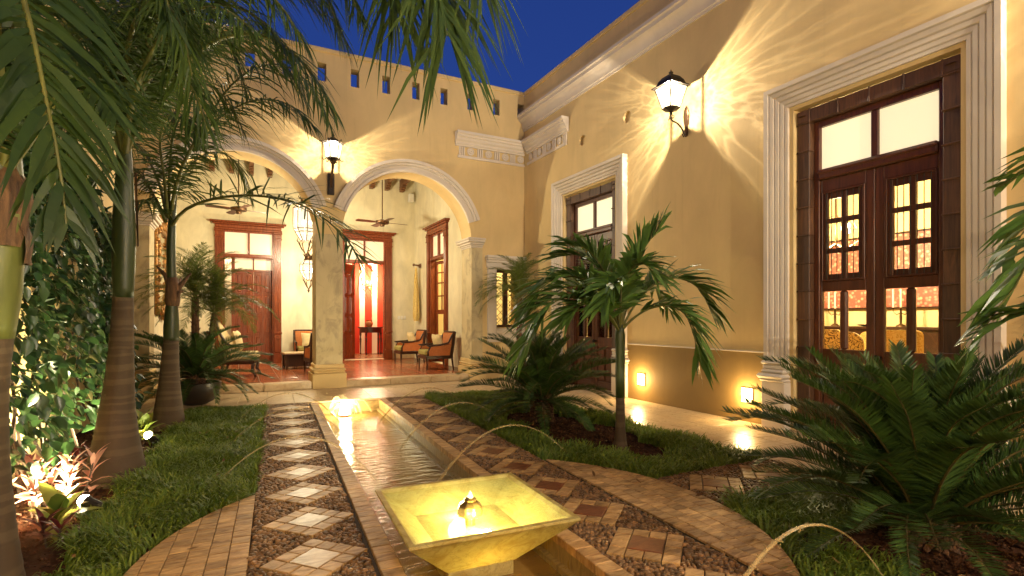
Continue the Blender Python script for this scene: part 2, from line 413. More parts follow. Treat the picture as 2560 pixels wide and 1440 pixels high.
# ------------------------------------------------------------------ geometry helpers
class MB:
    """collects shapes and links them as ONE mesh object"""
    def __init__(self, mat4=None):
        self.v, self.f, self.m = [], [], mat4
    def add(self, vs, fs):
        o = len(self.v)
        if self.m is not None: vs = [self.m @ Vector(p) for p in vs]
        self.v.extend([tuple(p) for p in vs])
        self.f.extend([tuple(i + o for i in f) for f in fs])
        return self
    def box(self, x0, x1, y0, y1, z0, z1, ch=0.0):
        if x0 > x1: x0, x1 = x1, x0
        if y0 > y1: y0, y1 = y1, y0
        if z0 > z1: z0, z1 = z1, z0
        if ch <= 0:
            vs = [(x0, y0, z0), (x1, y0, z0), (x1, y1, z0), (x0, y1, z0), (x0, y0, z1), (x1, y0, z1), (x1, y1, z1), (x0, y1, z1)]
            fs = [(0, 3, 2, 1), (4, 5, 6, 7), (0, 1, 5, 4), (1, 2, 6, 5), (2, 3, 7, 6), (3, 0, 4, 7)]
            return self.add(vs, fs)
        c = min(ch, (x1 - x0) * .45, (y1 - y0) * .45, (z1 - z0) * .45)
        vs = []; idx = {}
        for i, (xx, xi) in enumerate(((x0, x0 + c), (x1, x1 - c))):
            for j, (yy, yi) in enumerate(((y0, y0 + c), (y1, y1 - c))):
                for k, (zz, zi) in enumerate(((z0, z0 + c), (z1, z1 - c))):
                    for a, p in enumerate(((xx, yi, zi), (xi, yy, zi), (xi, yi, zz))):
                        idx[i, j, k, a] = len(vs); vs.append(p)
        I = idx; fs = []
        for i in (0, 1):
            q = [I[i, 0, 0, 0], I[i, 1, 0, 0], I[i, 1, 1, 0], I[i, 0, 1, 0]]; fs.append(q if i else q[::-1])
            q = [I[0, i, 0, 1], I[0, i, 1, 1], I[1, i, 1, 1], I[1, i, 0, 1]]; fs.append(q if i else q[::-1])
            q = [I[0, 0, i, 2], I[1, 0, i, 2], I[1, 1, i, 2], I[0, 1, i, 2]]; fs.append(q if i else q[::-1])
        for a in (0, 1):
            for b in (0, 1):
                q = [I[0, a, b, 1], I[0, a, b, 2], I[1, a, b, 2], I[1, a, b, 1]]; fs.append(q if (a + b) % 2 else q[::-1])
                q = [I[a, 0, b, 0], I[a, 0, b, 2], I[a, 1, b, 2], I[a, 1, b, 0]]; fs.append(q if (a + b) % 2 == 0 else q[::-1])
                q = [I[a, b, 0, 0], I[a, b, 0, 1], I[a, b, 1, 1], I[a, b, 1, 0]]; fs.append(q if (a + b) % 2 else q[::-1])
                for k in (0, 1):
                    q = [I[a, b, k, 0], I[a, b, k, 1], I[a, b, k, 2]]; fs.append(q)
        return self.add(vs, fs)
    def prism(self, poly, z0, z1, ch=0.0, bottom=False):
        n = len(poly)
        if ch > 0:
            c = Vector((sum(p[0] for p in poly) / n, sum(p[1] for p in poly) / n))
            inner = []
            for p in poly:
                d = c - Vector(p); L = d.length
                inner.append(Vector(p) + d * min(0.4, ch * 1.3 / max(L, 1e-6)))
            vs = [(p[0], p[1], z0) for p in poly] + [(p[0], p[1], z1 - ch * .7) for p in poly] + [(p[0], p[1], z1) for p in inner]
            fs = [(i, (i + 1) % n, n + (i + 1) % n, n + i) for i in range(n)] + [(n + i, n + (i + 1) % n, 2 * n + (i + 1) % n, 2 * n + i) for i in range(n)] + [tuple(range(2 * n, 3 * n))]
        else:
            vs = [(p[0], p[1], z0) for p in poly] + [(p[0], p[1], z1) for p in poly]
            fs = [(i, (i + 1) % n, n + (i + 1) % n, n + i) for i in range(n)] + [tuple(range(n, 2 * n))]
        if bottom: fs.append(tuple(range(n - 1, -1, -1)))
        return self.add(vs, fs)
    def tube(self, pts, rad, n=8, cap=True):
        pts = [Vector(p) for p in pts]
        if isinstance(rad, (int, float)): rad = [rad] * len(pts)
        vs, fs = [], []
        ref = None
        for i, p in enumerate(pts):
            t = (pts[min(i + 1, len(pts) - 1)] - pts[max(i - 1, 0)]).normalized()
            if ref is None:
                ref = Vector((0, 0, 1)) if abs(t.z) < .9 else Vector((1, 0, 0))
            a = t.cross(ref).normalized(); b = a.cross(t).normalized(); ref = b
            for k in range(n):
                th = 2 * PI * k / n
                vs.append(p + (a * math.cos(th) + b * math.sin(th)) * rad[i])
        for i in range(len(pts) - 1):
            for k in range(n):
                fs.append((i * n + k, i * n + (k + 1) % n, (i + 1) * n + (k + 1) % n, (i + 1) * n + k))
        if cap:
            fs.append(tuple(range(n - 1, -1, -1))); fs.append(tuple(range((len(pts) - 1) * n, len(pts) * n)))
        return self.add(vs, fs)
    def lathe(self, prof, n=16, c=(0, 0, 0), rot=0.0, flute=None, sq=1.0):
        vs, fs = [], []
        for r, z in prof:
            for k in range(n):
                th = rot + 2 * PI * k / n
                rr = r * (1 + (flute[1] * math.cos(flute[0] * th) if flute else 0))
                vs.append((c[0] + rr * math.cos(th), c[1] + rr * math.sin(th) * sq, c[2] + z))
        for i in range(len(prof) - 1):
            for k in range(n):
                fs.append((i * n + k, i * n + (k + 1) % n, (i + 1) * n + (k + 1) % n, (i + 1) * n + k))
        if prof[0][0] > 1e-4: fs.append(tuple(range(n - 1, -1, -1)))
        if prof[-1][0] > 1e-4: fs.append(tuple(range((len(prof) - 1) * n, len(prof) * n)))
        return self.add(vs, fs)
    def ball(self, c, r, n=8, squash=1.0):
        return self.lathe([(max(1e-5, r * math.sin(PI * i / n)), -r * squash * math.cos(PI * i / n)) for i in range(n + 1)], n + 2, c)
    def sweep(self, prof, path, closed=False):
        """profile (a, b) carried along frames (origin, dir_a, dir_b)"""
        vs, fs = [], []
        k = len(prof)
        for o, a, b in path:
            o, a, b = Vector(o), Vector(a), Vector(b)
            for p in prof: vs.append(o + a * p[0] + b * p[1])
        m = len(path)
        for i in range(m if closed else m - 1):
            j = (i + 1) % m
            for q in range(k):
                r = (q + 1) % k
                fs.append((i * k + q, i * k + r, j * k + r, j * k + q))
        if not closed:
            fs.append(tuple(range(k - 1, -1, -1))); fs.append(tuple(range((m - 1) * k, m * k)))
        return self.add(vs, fs)
    def mesh(self, name, mat):
        me = bpy.data.meshes.new(name)
        me.from_pydata(self.v, [], self.f)
        if mat is not None: me.materials.append(M[mat] if isinstance(mat, str) else mat)
        me.update()
        return me
    def build(self, name, mat, parent=None, loc=(0, 0, 0), smooth=False, fix=True):
        me = self.mesh(name, mat)
        if fix:
            import bmesh
            bm = bmesh.new(); bm.from_mesh(me)
            bmesh.ops.recalc_face_normals(bm, faces=bm.faces)
            bm.to_mesh(me); bm.free()
        if smooth: shade(me, smooth)
        o = bpy.data.objects.new(name, me); COL.objects.link(o)
        o.location = loc
        if parent is not None: o.parent = parent
        return o

def shade(me, angle=True):
    me.polygons.foreach_set('use_smooth', [True] * len(me.polygons))
    if angle is not True:
        me.set_sharp_from_angle(angle=math.radians(angle))

def inst(me, name, parent=None, loc=(0, 0, 0), rot=(0, 0, 0), scale=(1, 1, 1)):
    o = bpy.data.objects.new(name, me); COL.objects.link(o)
    o.location = loc; o.rotation_euler = rot; o.scale = scale
    if parent is not None: o.parent = parent
    return o

def tag(o, label, cat, group=None):
    o['label'] = label; o['category'] = cat
    if group: o['group'] = group
    return o

def thing(name, label, cat, loc=(0, 0, 0), rotz=0.0, group=None):
    o = bpy.data.objects.new(name, None); COL.objects.link(o)
    o.empty_display_size = 0.1
    o.location = loc; o.rotation_euler = (0, 0, rotz)
    return tag(o, label, cat, group)

def structure(o):
    o['kind'] = 'structure'
    return o

def stuff(o):
    o['kind'] = 'stuff'
    return o

def copy_tree(o, parent=None):
    c = o.copy(); COL.objects.link(c)
    c.parent = parent
    for ch in list(o.children): copy_tree(ch, c)
    return c

def cut(ob, *cutters):
    """carve openings out of a wall"""
    for c in cutters:
        md = ob.modifiers.new('opening', 'BOOLEAN'); md.operation = 'DIFFERENCE'; md.solver = 'EXACT'; md.object = c
    dg = bpy.context.evaluated_depsgraph_get(); dg.update()
    me = bpy.data.meshes.new_from_object(ob.evaluated_get(dg))
    old = ob.data
    ob.modifiers.clear(); ob.data = me; me.name = old.name
    bpy.data.meshes.remove(old)
    for c in cutters:
        d = c.data; bpy.data.objects.remove(c); bpy.data.meshes.remove(d)
    return ob

def point_light(name, loc, watts, col=(1, 0.74, 0.42), radius=0.04, parent=None):
    d = bpy.data.lights.new(name, 'POINT'); d.energy = watts; d.color = col; d.shadow_soft_size = radius
    o = bpy.data.objects.new(name, d); COL.objects.link(o); o.location = loc
    if parent is not None: o.parent = parent
    return o

def spot_light(name, loc, aim, watts, col=(1, 0.78, 0.46), size=110, blend=0.6, radius=0.03, parent=None):
    d = bpy.data.lights.new(name, 'SPOT'); d.energy = watts; d.color = col; d.shadow_soft_size = radius
    d.spot_size = math.radians(size); d.spot_blend = blend
    o = bpy.data.objects.new(name, d); COL.objects.link(o); o.location = loc
    o.rotation_euler = (Vector(aim) - Vector(loc)).to_track_quat('-Z', 'Y').to_euler()
    if parent is not None: o.parent = parent
    return o

def clip_poly(poly, inside_fn_lines):
    """Sutherland-Hodgman by half planes (nx, ny, d): keep nx*x + ny*y <= d"""
    for nx, ny, d in inside_fn_lines:
        out = []
        for i in range(len(poly)):
            p, q = poly[i], poly[(i + 1) % len(poly)]
            a, b = nx * p[0] + ny * p[1] - d, nx * q[0] + ny * q[1] - d
            if a <= 0: out.append(p)
            if (a < 0 < b) or (b < 0 < a):
                t = a / (a - b); out.append((p[0] + (q[0] - p[0]) * t, p[1] + (q[1] - p[1]) * t))
        poly = out
        if len(poly) < 3: return []
    return poly

def area(poly):
    return abs(sum(poly[i][0] * poly[(i + 1) % len(poly)][1] - poly[(i + 1) % len(poly)][0] * poly[i][1] for i in range(len(poly)))) / 2

def shrink(poly, g):
    n = len(poly); c = Vector((sum(p[0] for p in poly) / n, sum(p[1] for p in poly) / n))
    out = []
    for p in poly:
        d = Vector(p) - c; L = d.length
        out.append(tuple(c + d * max(0.2, (L - g * 1.2) / max(L, 1e-6))))
    return out

# garden frame: u across the channel, v along it, turned a little from the house
O2 = Vector((1.247, 2.96)); UA = Vector((0.99836, -0.0573)); VA = Vector((0.0573, 0.99836))
UROT = math.atan2(UA.y, UA.x)
def uv(u, v, z=0.0):
    p = O2 + UA * u + VA * v
    return Vector((p.x, p.y, z))
def to_uv(x, y):
    d = Vector((x, y)) - O2
    return d.dot(UA), d.dot(VA)

_tile_cache = {}
def tile(parent, name, poly, z0, z1, mat, ch=0.004, tilt=0.006, lift=0.002, share=None):
    """one paving piece; square ones share their mesh"""
    n = len(poly); cx = sum(p[0] for p in poly) / n; cy = sum(p[1] for p in poly) / n
    key = (share, mat) if share else None
    if key and key in _tile_cache: me = _tile_cache[key]
    else:
        mb = MB(); mb.prism([(p[0] - cx, p[1] - cy) for p in poly], z0, z1, ch)
        me = mb.mesh(name, mat)
        if key: _tile_cache[key] = me
    return inst(me, name, parent, (cx, cy, random.uniform(-lift, lift)), (random.gauss(0, tilt), random.gauss(0, tilt), 0))

def fast_mesh(name, V, Fq, mat, parent=None, smooth=False):
    """numpy arrays to one mesh: V (n,3), Fq list of (m,k) index arrays"""
    me = bpy.data.meshes.new(name)
    me.vertices.add(len(V)); me.vertices.foreach_set('co', np.ascontiguousarray(V, dtype=np.float32).ravel())
    loops = np.concatenate([f.ravel() for f in Fq]); sizes = np.concatenate([np.full(len(f), f.shape[1]) for f in Fq])
    me.loops.add(len(loops)); me.loops.foreach_set('vertex_index', loops.astype(np.int32))
    me.polygons.add(len(sizes))
    st = np.zeros(len(sizes), dtype=np.int32); st[1:] = np.cumsum(sizes)[:-1]
    me.polygons.foreach_set('loop_start', st)
    me.polygons.foreach_set('loop_total', sizes.astype(np.int32))
    me.materials.append(M[mat]); me.update(calc_edges=True)
    if smooth: shade(me)
    o = bpy.data.objects.new(name, me); COL.objects.link(o)
    if parent is not None: o.parent = parent
    return o

def catmull(pts, n):
    pts = [Vector(p) for p in pts]
    P = [pts[0] * 2 - pts[1]] + pts + [pts[-1] * 2 - pts[-2]]
    out = []
    seg = len(pts) - 1
    for i in range(n + 1):
        t = i / n * seg; k = min(int(t), seg - 1); f = t - k
        a, b, c, d = P[k], P[k + 1], P[k + 2], P[k + 3]
        out.append(0.5 * ((2 * b) + (c - a) * f + (2 * a - 5 * b + 4 * c - d) * f * f + (3 * b - a - 3 * c + d) * f ** 3))
    L = [0]
    for i in range(n): L.append(L[-1] + (out[i + 1] - out[i]).length)
    res = []; j = 0
    for i in range(n + 1):
        s = L[-1] * i / n
        while j < n - 1 and L[j + 1] < s: j += 1
        f = (s - L[j]) / max(1e-9, L[j + 1] - L[j])
        res.append(out[j].lerp(out[j + 1], f))
    return res
# ------------------------------------------------------------------ the ground
VN, VF = -4.0, 5.78            # channel from behind the camera to the patio
g = MB()
def uvq(u0, u1, v0, v1, z): return [uv(u0, v0, z), uv(u1, v0, z), uv(u1, v1, z), uv(u0, v1, z)]
for q in (uvq(-60, -0.56, -60, 60, -0.04), uvq(0.56, 60, -60, 60, -0.04), uvq(-0.56, 0.56, VF + 0.02, 60, -0.04), uvq(-0.56, 0.56, -60, VN, -0.04)):
    g.add(q, [(0, 1, 2, 3)])
ground = structure(g.build('ground', 'soil'))

def in_lawn(x, y):
    u = (x - O2.x) * UA.x + (y - O2.y) * UA.y
    v = (x - O2.x) * VA.x + (y - O2.y) * VA.y
    r2 = (x - O2.x) ** 2 + (y - O2.y) ** 2
    wob = 0.05 * np.sin(5.1 * y + 1.0) + 0.05 * np.sin(11 * y) + 0.03 * np.sin(23 * y + 2)
    left = (u < -1.215) & (x > -0.88 + 0.05 * (y - 3.4) + wob) & (r2 > 1.805 ** 2) & (y > 0.8) & (v < 5.72)
    e1 = ((x - 3.50) / (0.56 + wob)) ** 2 + ((y - 5.25) / (1.45 + wob)) ** 2
    e2 = ((x - 3.62) / (0.62 + wob)) ** 2 + ((y - 1.45) / (0.72 + wob)) ** 2
    right = (u > 1.215) & (x < 4.36) & (r2 > 1.805 ** 2) & (v < 5.72) & (y > 0.0) & ~((y > 2.63) & (y < 3.31)) & (e1 > 1) & (e2 > 1)
    return left, right

# grass blades: bent strips of two faces and a tip
def grass(name, side, n, box, hmin, hmax):
    x = rng.uniform(box[0], box[1], n * 3); y = rng.uniform(box[2], box[3], n * 3)
    keep = in_lawn(x, y)[side]
    patch = np.sin(3.1 * x + 1.3 * np.sin(2.7 * y)) * np.sin(2.3 * y + 1.1 * np.sin(3.3 * x))
    keep &= rng.random(n * 3) < (0.78 + 0.3 * patch)
    x, y, patch = x[keep][:n], y[keep][:n], patch[keep][:n]
    k = len(x)
    # tufts lean together
    ang = rng.uniform(0, 2 * PI, k) * 0.55 + 2.2 * np.sin(6 * x) + 2.0 * np.cos(5.3 * y)
    h = rng.uniform(hmin, hmax, k) * (1 + 0.3 * patch); lean = rng.uniform(0.35, 1.35, k)
    w = rng.uniform(0.0032, 0.0068, k)
    dx, dy = np.cos(ang), np.sin(ang)
    tw = ang + PI / 2 + rng.normal(0, 0.5, k)
    px, py = np.cos(tw) * w, np.sin(tw) * w
    z0 = np.full(k, -0.035)
    V = np.zeros((k, 7, 3))
    for i, (a, b, c) in enumerate(((0, 0, 1.0), (0.28, 0.55, 1.0), (0.7, 0.92, 0.75))):
        cx, cy, cz = x + dx * lean * h * a, y + dy * lean * h * a, z0 + h * b
        V[:, 2 * i, 0], V[:, 2 * i, 1], V[:, 2 * i, 2] = cx - px * c, cy - py * c, cz
        V[:, 2 * i + 1, 0], V[:, 2 * i + 1, 1], V[:, 2 * i + 1, 2] = cx + px * c, cy + py * c, cz
    V[:, 6, 0], V[:, 6, 1], V[:, 6, 2] = x + dx * lean * h * 1.15, y + dy * lean * h * 1.15, z0 + h * (0.98 - 0.25 * (lean > 0.9))
    b = np.arange(k)[:, None] * 7
    q1 = b + np.array([[0, 1, 3, 2]]); q2 = b + np.array([[2, 3, 5, 4]]); t = b + np.array([[4, 5, 6]])
    return stuff(fast_mesh(name, V.reshape(-1, 3), [np.vstack([q1, q2]), t], 'grass'))
g1 = grass('grass', 0, 26000, (-1.0, 0.5, 2.6, 8.9), 0.05, 0.115)
tag(g1, 'coarse green lawn grass between the palms and the pebble path', 'grass')
g2 = grass('grass', 1, 42000, (2.2, 4.5, 0.0, 8.9), 0.05, 0.12)
tag(g2, 'green lawn grass round the sago palms beside the house walkway', 'grass')

# crumbs of soil and bark on the beds
def crumbs(name, n, box, test):
    x = rng.uniform(box[0], box[1], n); y = rng.uniform(box[2], box[3], n)
    k_ = test(x, y); x, y = x[k_], y[k_]; k = len(x)
    s = rng.uniform(0.004, 0.014, k) * (1 + 1.2 * (rng.random(k) > .95))
    base = np.array([(1, 0, 0), (-.5, .87, 0), (-.5, -.87, 0), (0, 0, .8), (0, 0, -.4)])
    base = base[None] + rng.normal(0, .22, (k, 5, 3))
    V = base * s[:, None, None]; V[:, :, 0] *= rng.uniform(.8, 2.2, k)[:, None]
    a = rng.uniform(0, 6.28, k); ca, sa = np.cos(a)[:, None], np.sin(a)[:, None]
    X = V[:, :, 0] * ca - V[:, :, 1] * sa; Y = V[:, :, 0] * sa + V[:, :, 1] * ca
    V = np.stack([X + x[:, None], Y + y[:, None], V[:, :, 2] - 0.037 + 0.3 * s[:, None]], 2)
    b = np.arange(k)[:, None] * 5
    T = np.vstack([b + np.array([[0, 1, 3]]), b + np.array([[1, 2, 3]]), b + np.array([[2, 0, 3]]), b + np.array([[1, 0, 4]]), b + np.array([[2, 1, 4]]), b + np.array([[0, 2, 4]])])
    return stuff(fast_mesh(name, V.reshape(-1, 3), [T], 'mulch'))
c1 = crumbs('soil_crumbs', 9000, (-1.66, -0.3, 2.4, 8.9), lambda x, y: ~in_lawn(x, y)[0])
tag(c1, 'loose red soil and bark crumbs in the bed under the palms', 'soil')
c2 = crumbs('soil_crumbs', 14000, (2.7, 4.36, 0.2, 7.2), lambda x, y: ~in_lawn(x, y)[1] & ((x - O2.x) ** 2 + (y - O2.y) ** 2 > 3.4) & ~((y > 2.6) & (y < 3.34)))
tag(c2, 'loose red soil crumbs in the beds round the sago palms', 'soil')

# a few loose stones on the soil by the big sago palm
def rock(name, loc, s, label, seed):
    r = random.Random(seed); mb = MB()
    pr = [(0.02, 0), (s * .9, s * .08), (s, s * .3), (s * .7, s * .55), (s * .25, s * .66), (1e-4, s * .68)]
    mb.lathe(pr, 9, sq=0.6)
    mb.v = [(x * r.uniform(.8, 1.2), y * r.uniform(.8, 1.2), z * r.uniform(.85, 1.15)) for x, y, z in mb.v]
    o = mb.build(name, 'tile', None, loc); o.rotation_euler = (0.1, 0, r.uniform(0, 3)); tag(o, label, 'stone')
rock('stone', (3.42, 1.17, -0.045), 0.055, 'larger pale brown stone on the soil in front of the big sago palm', 1)
rock('stone', (3.60, 1.40, -0.045), 0.030, 'smaller pale brown stone at the foot of the big sago palm', 2)

# ------------------------------------------------------------------ pebble paths with tile diamonds
def pebbles(name, parent, U, Vv, test, n, mat='pebble'):
    """stones set on edge, packed by a jittered lattice, in garden coordinates"""
    sp = 0.0295
    nu, nv = int((U[1] - U[0]) / sp), int((Vv[1] - Vv[0]) / (sp * .87))
    uu, vv = np.meshgrid(np.arange(nu), np.arange(nv))
    u = (U[0] + sp * (uu + 0.5 * (vv % 2)) + rng.normal(0, sp * .17, uu.shape)).ravel()
    v = (Vv[0] + sp * .87 * vv + rng.normal(0, sp * .17, uu.shape)).ravel()
    k_ = test(u, v); u, v = u[k_], v[k_]; k = len(u)
    th = np.arange(6) * PI / 3
    a = rng.uniform(0, 6.28, k); el = rng.uniform(0.62, 1.0, k); r0 = sp * rng.uniform(.50, .66, k)
    jit = rng.normal(1, .12, (k, 6))
    lx = np.cos(th)[None] * jit * r0[:, None] * (1.15 / np.sqrt(el))[:, None] * .95; ly = np.sin(th)[None] * jit * (r0 * el)[:, None]
    ca, sa = np.cos(a)[:, None], np.sin(a)[:, None]
    X = lx * ca - ly * sa; Y = lx * sa + ly * ca
    top = rng.uniform(0.000, 0.009, k)
    tx, ty = rng.normal(0, .16, k)[:, None], rng.normal(0, .16, k)[:, None]
    rings = []
    for sc, z in ((1.0, -0.016), (1.0, -0.004), (0.62, 0.004)):
        x_, y_ = X * sc, Y * sc
        rings.append(np.stack([x_ + u[:, None], y_ + v[:, None], z + top[:, None] + tx * x_ + ty * y_], 2))
    V = np.concatenate(rings, 1)
    P = V.copy(); P[..., 0] = O2.x + UA.x * V[..., 0] + VA.x * V[..., 1]; P[..., 1] = O2.y + UA.y * V[..., 0] + VA.y * V[..., 1]
    b = np.arange(k)[:, None] * 18
    Q = [b + np.array([[r * 6 + i, r * 6 + (i + 1) % 6, r * 6 + 6 + (i + 1) % 6, r * 6 + 6 + i]]) for r in (0, 1) for i in range(6)]
    H = b + np.array([[12, 13, 14, 15, 16, 17]])
    o = fast_mesh(name, P.reshape(-1, 3), [np.vstack(Q), H], mat, parent)
    return stuff(o)

DS, DH = 0.59, 0.28           # spacing and half diagonal of the diamonds
KS = range(-4, 10)
def diamond(parent, ctr, ea, eb, center_mat, ring_mat, key):
    """one big square on its corner: 12 small tiles round a centre tile. ea, eb: unit axes of its sides"""
    s = DH * math.sqrt(2) / 4; gp = 0.0035
    def quad(i0, i1, j0, j1):
        a0, a1, b0, b1 = (i0 - 2) * s + gp, (i1 - 2) * s - gp, (j0 - 2) * s + gp, (j1 - 2) * s - gp
        return [tuple(ctr + ea * a + eb * b) for a, b in ((a0, b0), (a1, b0), (a1, b1), (a0, b1))]
    tile(parent, 'center_tile', quad(1, 3, 1, 3), -0.02, 0.010, center_mat, 0.004, 0.004, 0.001, share=key + center_mat)
    for i in range(4):
        for j in range(4):
            if i in (1, 2) and j in (1, 2): continue
            tile(parent, 'tile', quad(i, i + 1, j, j + 1), -0.02, 0.010, ring_mat, 0.004, 0.008, 0.0015, share=key + 'r')

def not_diamond(side):
    def f(u, v):
        kk = np.clip(np.round((v - 0.03) / DS), -4, 9)
        return (np.abs(u - side * 0.875) + np.abs(v - 0.03 - kk * DS)) > DH + 0.012
    return f
EA, EB = (UA + VA).normalized(), (VA - UA).normalized()
for side, cm in ((-1, 'tile_shiny'), (1, 'tile_red')):
    sl = MB()
    u0, u1 = (0.58, 1.205) if side > 0 else (-1.205, -0.58)
    sl.add(uvq(u0, u1, VN, VF + 0.05, -0.012) + uvq(u0, u1, VN, VF + 0.05, -0.05), [(0, 1, 2, 3), (0, 4, 5, 1), (1, 5, 6, 2), (2, 6, 7, 3), (3, 7, 4, 0)])
    path = structure(sl.build('path', 'grout'))
    pebbles('pebbles', path, (u0 + .012, u1 - .008), (-2.6, VF + 0.03), not_diamond(side), 0)
    for k in KS:
        c = O2 + UA * (side * 0.875) + VA * (0.03 + DS * k)
        diamond(path, c, EA, EB, cm if not (side > 0 and k > 5) else 'tile', 'tile', 'd')

# branch path to the main door
sl = MB()
sl.box(2.95, 4.40, 2.63, 3.31, -0.05, -0.012)
branch = structure(sl.build('path', 'grout'))
def br_test(u, v):
    x = O2.x + UA.x * u + VA.x * v; y = O2.y + UA.y * u + VA.y * v
    ok = (y > 2.64) & (y < 3.30) & (x < 4.39) & ((x - O2.x) ** 2 + (y - O2.y) ** 2 > 1.81 ** 2)
    for cx in (3.345, 3.945): ok &= (np.abs(x - cx) + np.abs(y - 2.97)) > DH + 0.012
    return ok
pebbles('pebbles', branch, (1.4, 3.4), (-0.6, 0.8), br_test, 0)
for cx in (3.345, 3.945):
    diamond(branch, Vector((cx, 2.97)), Vector((.7071, .7071)), Vector((-.7071, .7071)), 'tile_red', 'tile', 'b')

# round plaza: tiled segments either side of the pebble paths
RP = 1.79
ARC = [(math.cos(2 * PI * i / 96), math.sin(2 * PI * i / 96), RP) for i in range(96)]
for side in (-1, 1):
    sl = MB()
    a0 = math.acos(1.205 / RP)
    poly = [uv(side * RP * math.cos(t), RP * math.sin(t)) for t in np.linspace(-a0, a0, 40)]
    poly = [(p.x, p.y) for p in poly]
    if side < 0: poly = poly[::-1]
    sl.prism(poly, -0.05, -0.006)
    plaza = structure(sl.build('pavement', 'grout'))
    sp = 0.101
    for i in range(0, 7):
        for j in range(-15, 15):
            a0_, a1_ = 1.207 + sp * i, 1.207 + sp * (i + 1)
            q = [(side * a0_, sp * j), (side * a1_, sp * j), (side * a1_, sp * (j + 1)), (side * a0_, sp * (j + 1))]
            q = clip_poly(q, ARC)
            if len(q) < 3 or area(q) < 0.0006: continue
            full = len(q) == 4 and area(q) > 0.99 * sp * sp
            w = [tuple((O2 + UA * a + VA * b)) for a, b in shrink(q, 0.0022)]
            if side < 0: w = w[::-1]
            tile(plaza, 'tile', w, -0.02, 0.008, 'tile', 0.003, 0.005, 0.0012, share=('p%d' % side) if full else None)

# ------------------------------------------------------------------ channel
ch = MB()
for s in (-1, 1):
    a, b = s * 0.475, s * 0.575
    ch.add([uv(a, VN, -0.02), uv(a, VF, -0.02), uv(b, VF, -0.02), uv(b, VN, -0.02), uv(a, VN, -0.6), uv(a, VF, -0.6)], [(0, 1, 2, 3), (0, 4, 5, 1)])
    a, b = s * 0.440, s * 0.4755
    ch.add([uv(a, VN, -0.150), uv(a, VF, -0.150), uv(b, VF, -0.145), uv(b, VN, -0.145), uv(a, VN, -0.55), uv(a, VF, -0.55)], [(0, 1, 2, 3), (0, 4, 5, 1)])
ch.add([uv(-0.575, VF, -0.02), uv(0.575, VF, -0.02), uv(0.575, VF, -0.6), uv(-0.575, VF, -0.6)], [(0, 1, 2, 3)])
channel = structure(ch.build('channel', 'stone_wet'))
fl = MB(); fl.add(uvq(-0.575, 0.575, VN, VF, -0.50), [(0, 1, 2, 3)])
fl.build('channel_floor', 'channel_floor', channel)
n_c = 78
for s in (-1, 1):
    for i in range(n_c):
        v0 = -2.05 + i * 0.1; v1 = v0 + 0.0965
        q = [(s * 0.466, v0), (s * 0.578, v0), (s * 0.578, v1), (s * 0.466, v1)]
        w = [tuple(O2 + UA * a + VA * b) for a, b in q]
        if s < 0: w = w[::-1]
        tile(channel, 'coping_tile', w, -0.045, 0.006, 'tile', 0.005, 0.006, 0.0015, share='c%d' % s)
wt = MB()
nu_, nv_ = 6, 60
wt.add([uv(-0.475 + 0.95 * i / nu_, VN + (VF - VN) * j / nv_, -0.185) for j in range(nv_ + 1) for i in range(nu_ + 1)],
       [(j * (nu_ + 1) + i, j * (nu_ + 1) + i + 1, (j + 1) * (nu_ + 1) + i + 1, (j + 1) * (nu_ + 1) + i) for j in range(nv_) for i in range(nu_)])
structure(wt.build('water', 'water', fix=False))

# ------------------------------------------------------------------ patio in front of the gallery, walkway along the house
HX, HYW = 5.72, 10.45         # faces of the right wing and of the arcade
GX0 = -1.62                   # garden wall face
pt = MB()
pat = [uv(-4.0, 5.80), uv(3.2, 5.80)]
pt.add([(GX0, uv(-3, 5.86).y + .02, -0.012), uv(3.05, 5.82, -0.012), (4.37, 8.62, -0.012), (HX, 8.62, -0.012), (HX, HYW + .3, -0.012), (GX0, HYW + .3, -0.012)], [(0, 1, 2, 3, 4, 5)])
patio = structure(pt.build('patio', 'grout'))
sp = 0.40
lines = [(-1, 0, -(GX0 + .002)), (1, 0, HX - .002), (0, 1, HYW - .012), (-VA.x, -VA.y, -(VA.dot(O2) + 5.835))]
for i in range(-8, 13):
    for j in range(0, 7):
        q = [tuple(O2 + UA * (sp * a) + VA * (5.835 + sp * b)) for a, b in ((i, j), (i + 1, j), (i + 1, j + 1), (i, j + 1))]
        q = clip_poly(q, lines)
        if len(q) < 3 or area(q) < 0.004: continue
        full = len(q) == 4 and area(q) > 0.995 * sp * sp
        tile(patio, 'patio_tile', shrink(q, 0.0028), -0.02, 0.006, 'tile_pale', 0.003, 0.0022, 0.001, share='pt' if full else None)
wk = MB()
wk.box(4.37, HX, -2.0, 8.60, -0.05, -0.012)
walk = structure(wk.build('walkway', 'grout'))
vmax = (VA.dot(O2) + 5.835)
wl_lines = [(-1, 0, -4.375), (1, 0, HX - .003), (VA.x, VA.y, vmax - .004)]
for i in range(0, 4):
    for j in range(0, 28):
        x0, y0 = 4.375 + i * .34, -1.2 + j * .34
        q = clip_poly([(x0, y0), (x0 + .34, y0), (x0 + .34, y0 + .34), (x0, y0 + .34)], wl_lines)
        if len(q) < 3 or area(q) < 0.004: continue
        full = len(q) == 4 and area(q) > 0.995 * .34 * .34
        tile(walk, 'walkway_tile', shrink(q, 0.0026), -0.02, 0.006, 'tile_pale', 0.003, 0.0025, 0.001, share='wk' if full else None)
sb = MB(); sb.prism([(3.45, 7.98), (3.92, 7.98), (3.92, 8.38), (3.45, 8.38)], -0.05, 0.02, 0.006)
tag(sb.build('stepping_stone', 'tile_pale'), 'square pale stone slab lying in the lawn by the patio edge', 'paving slab')

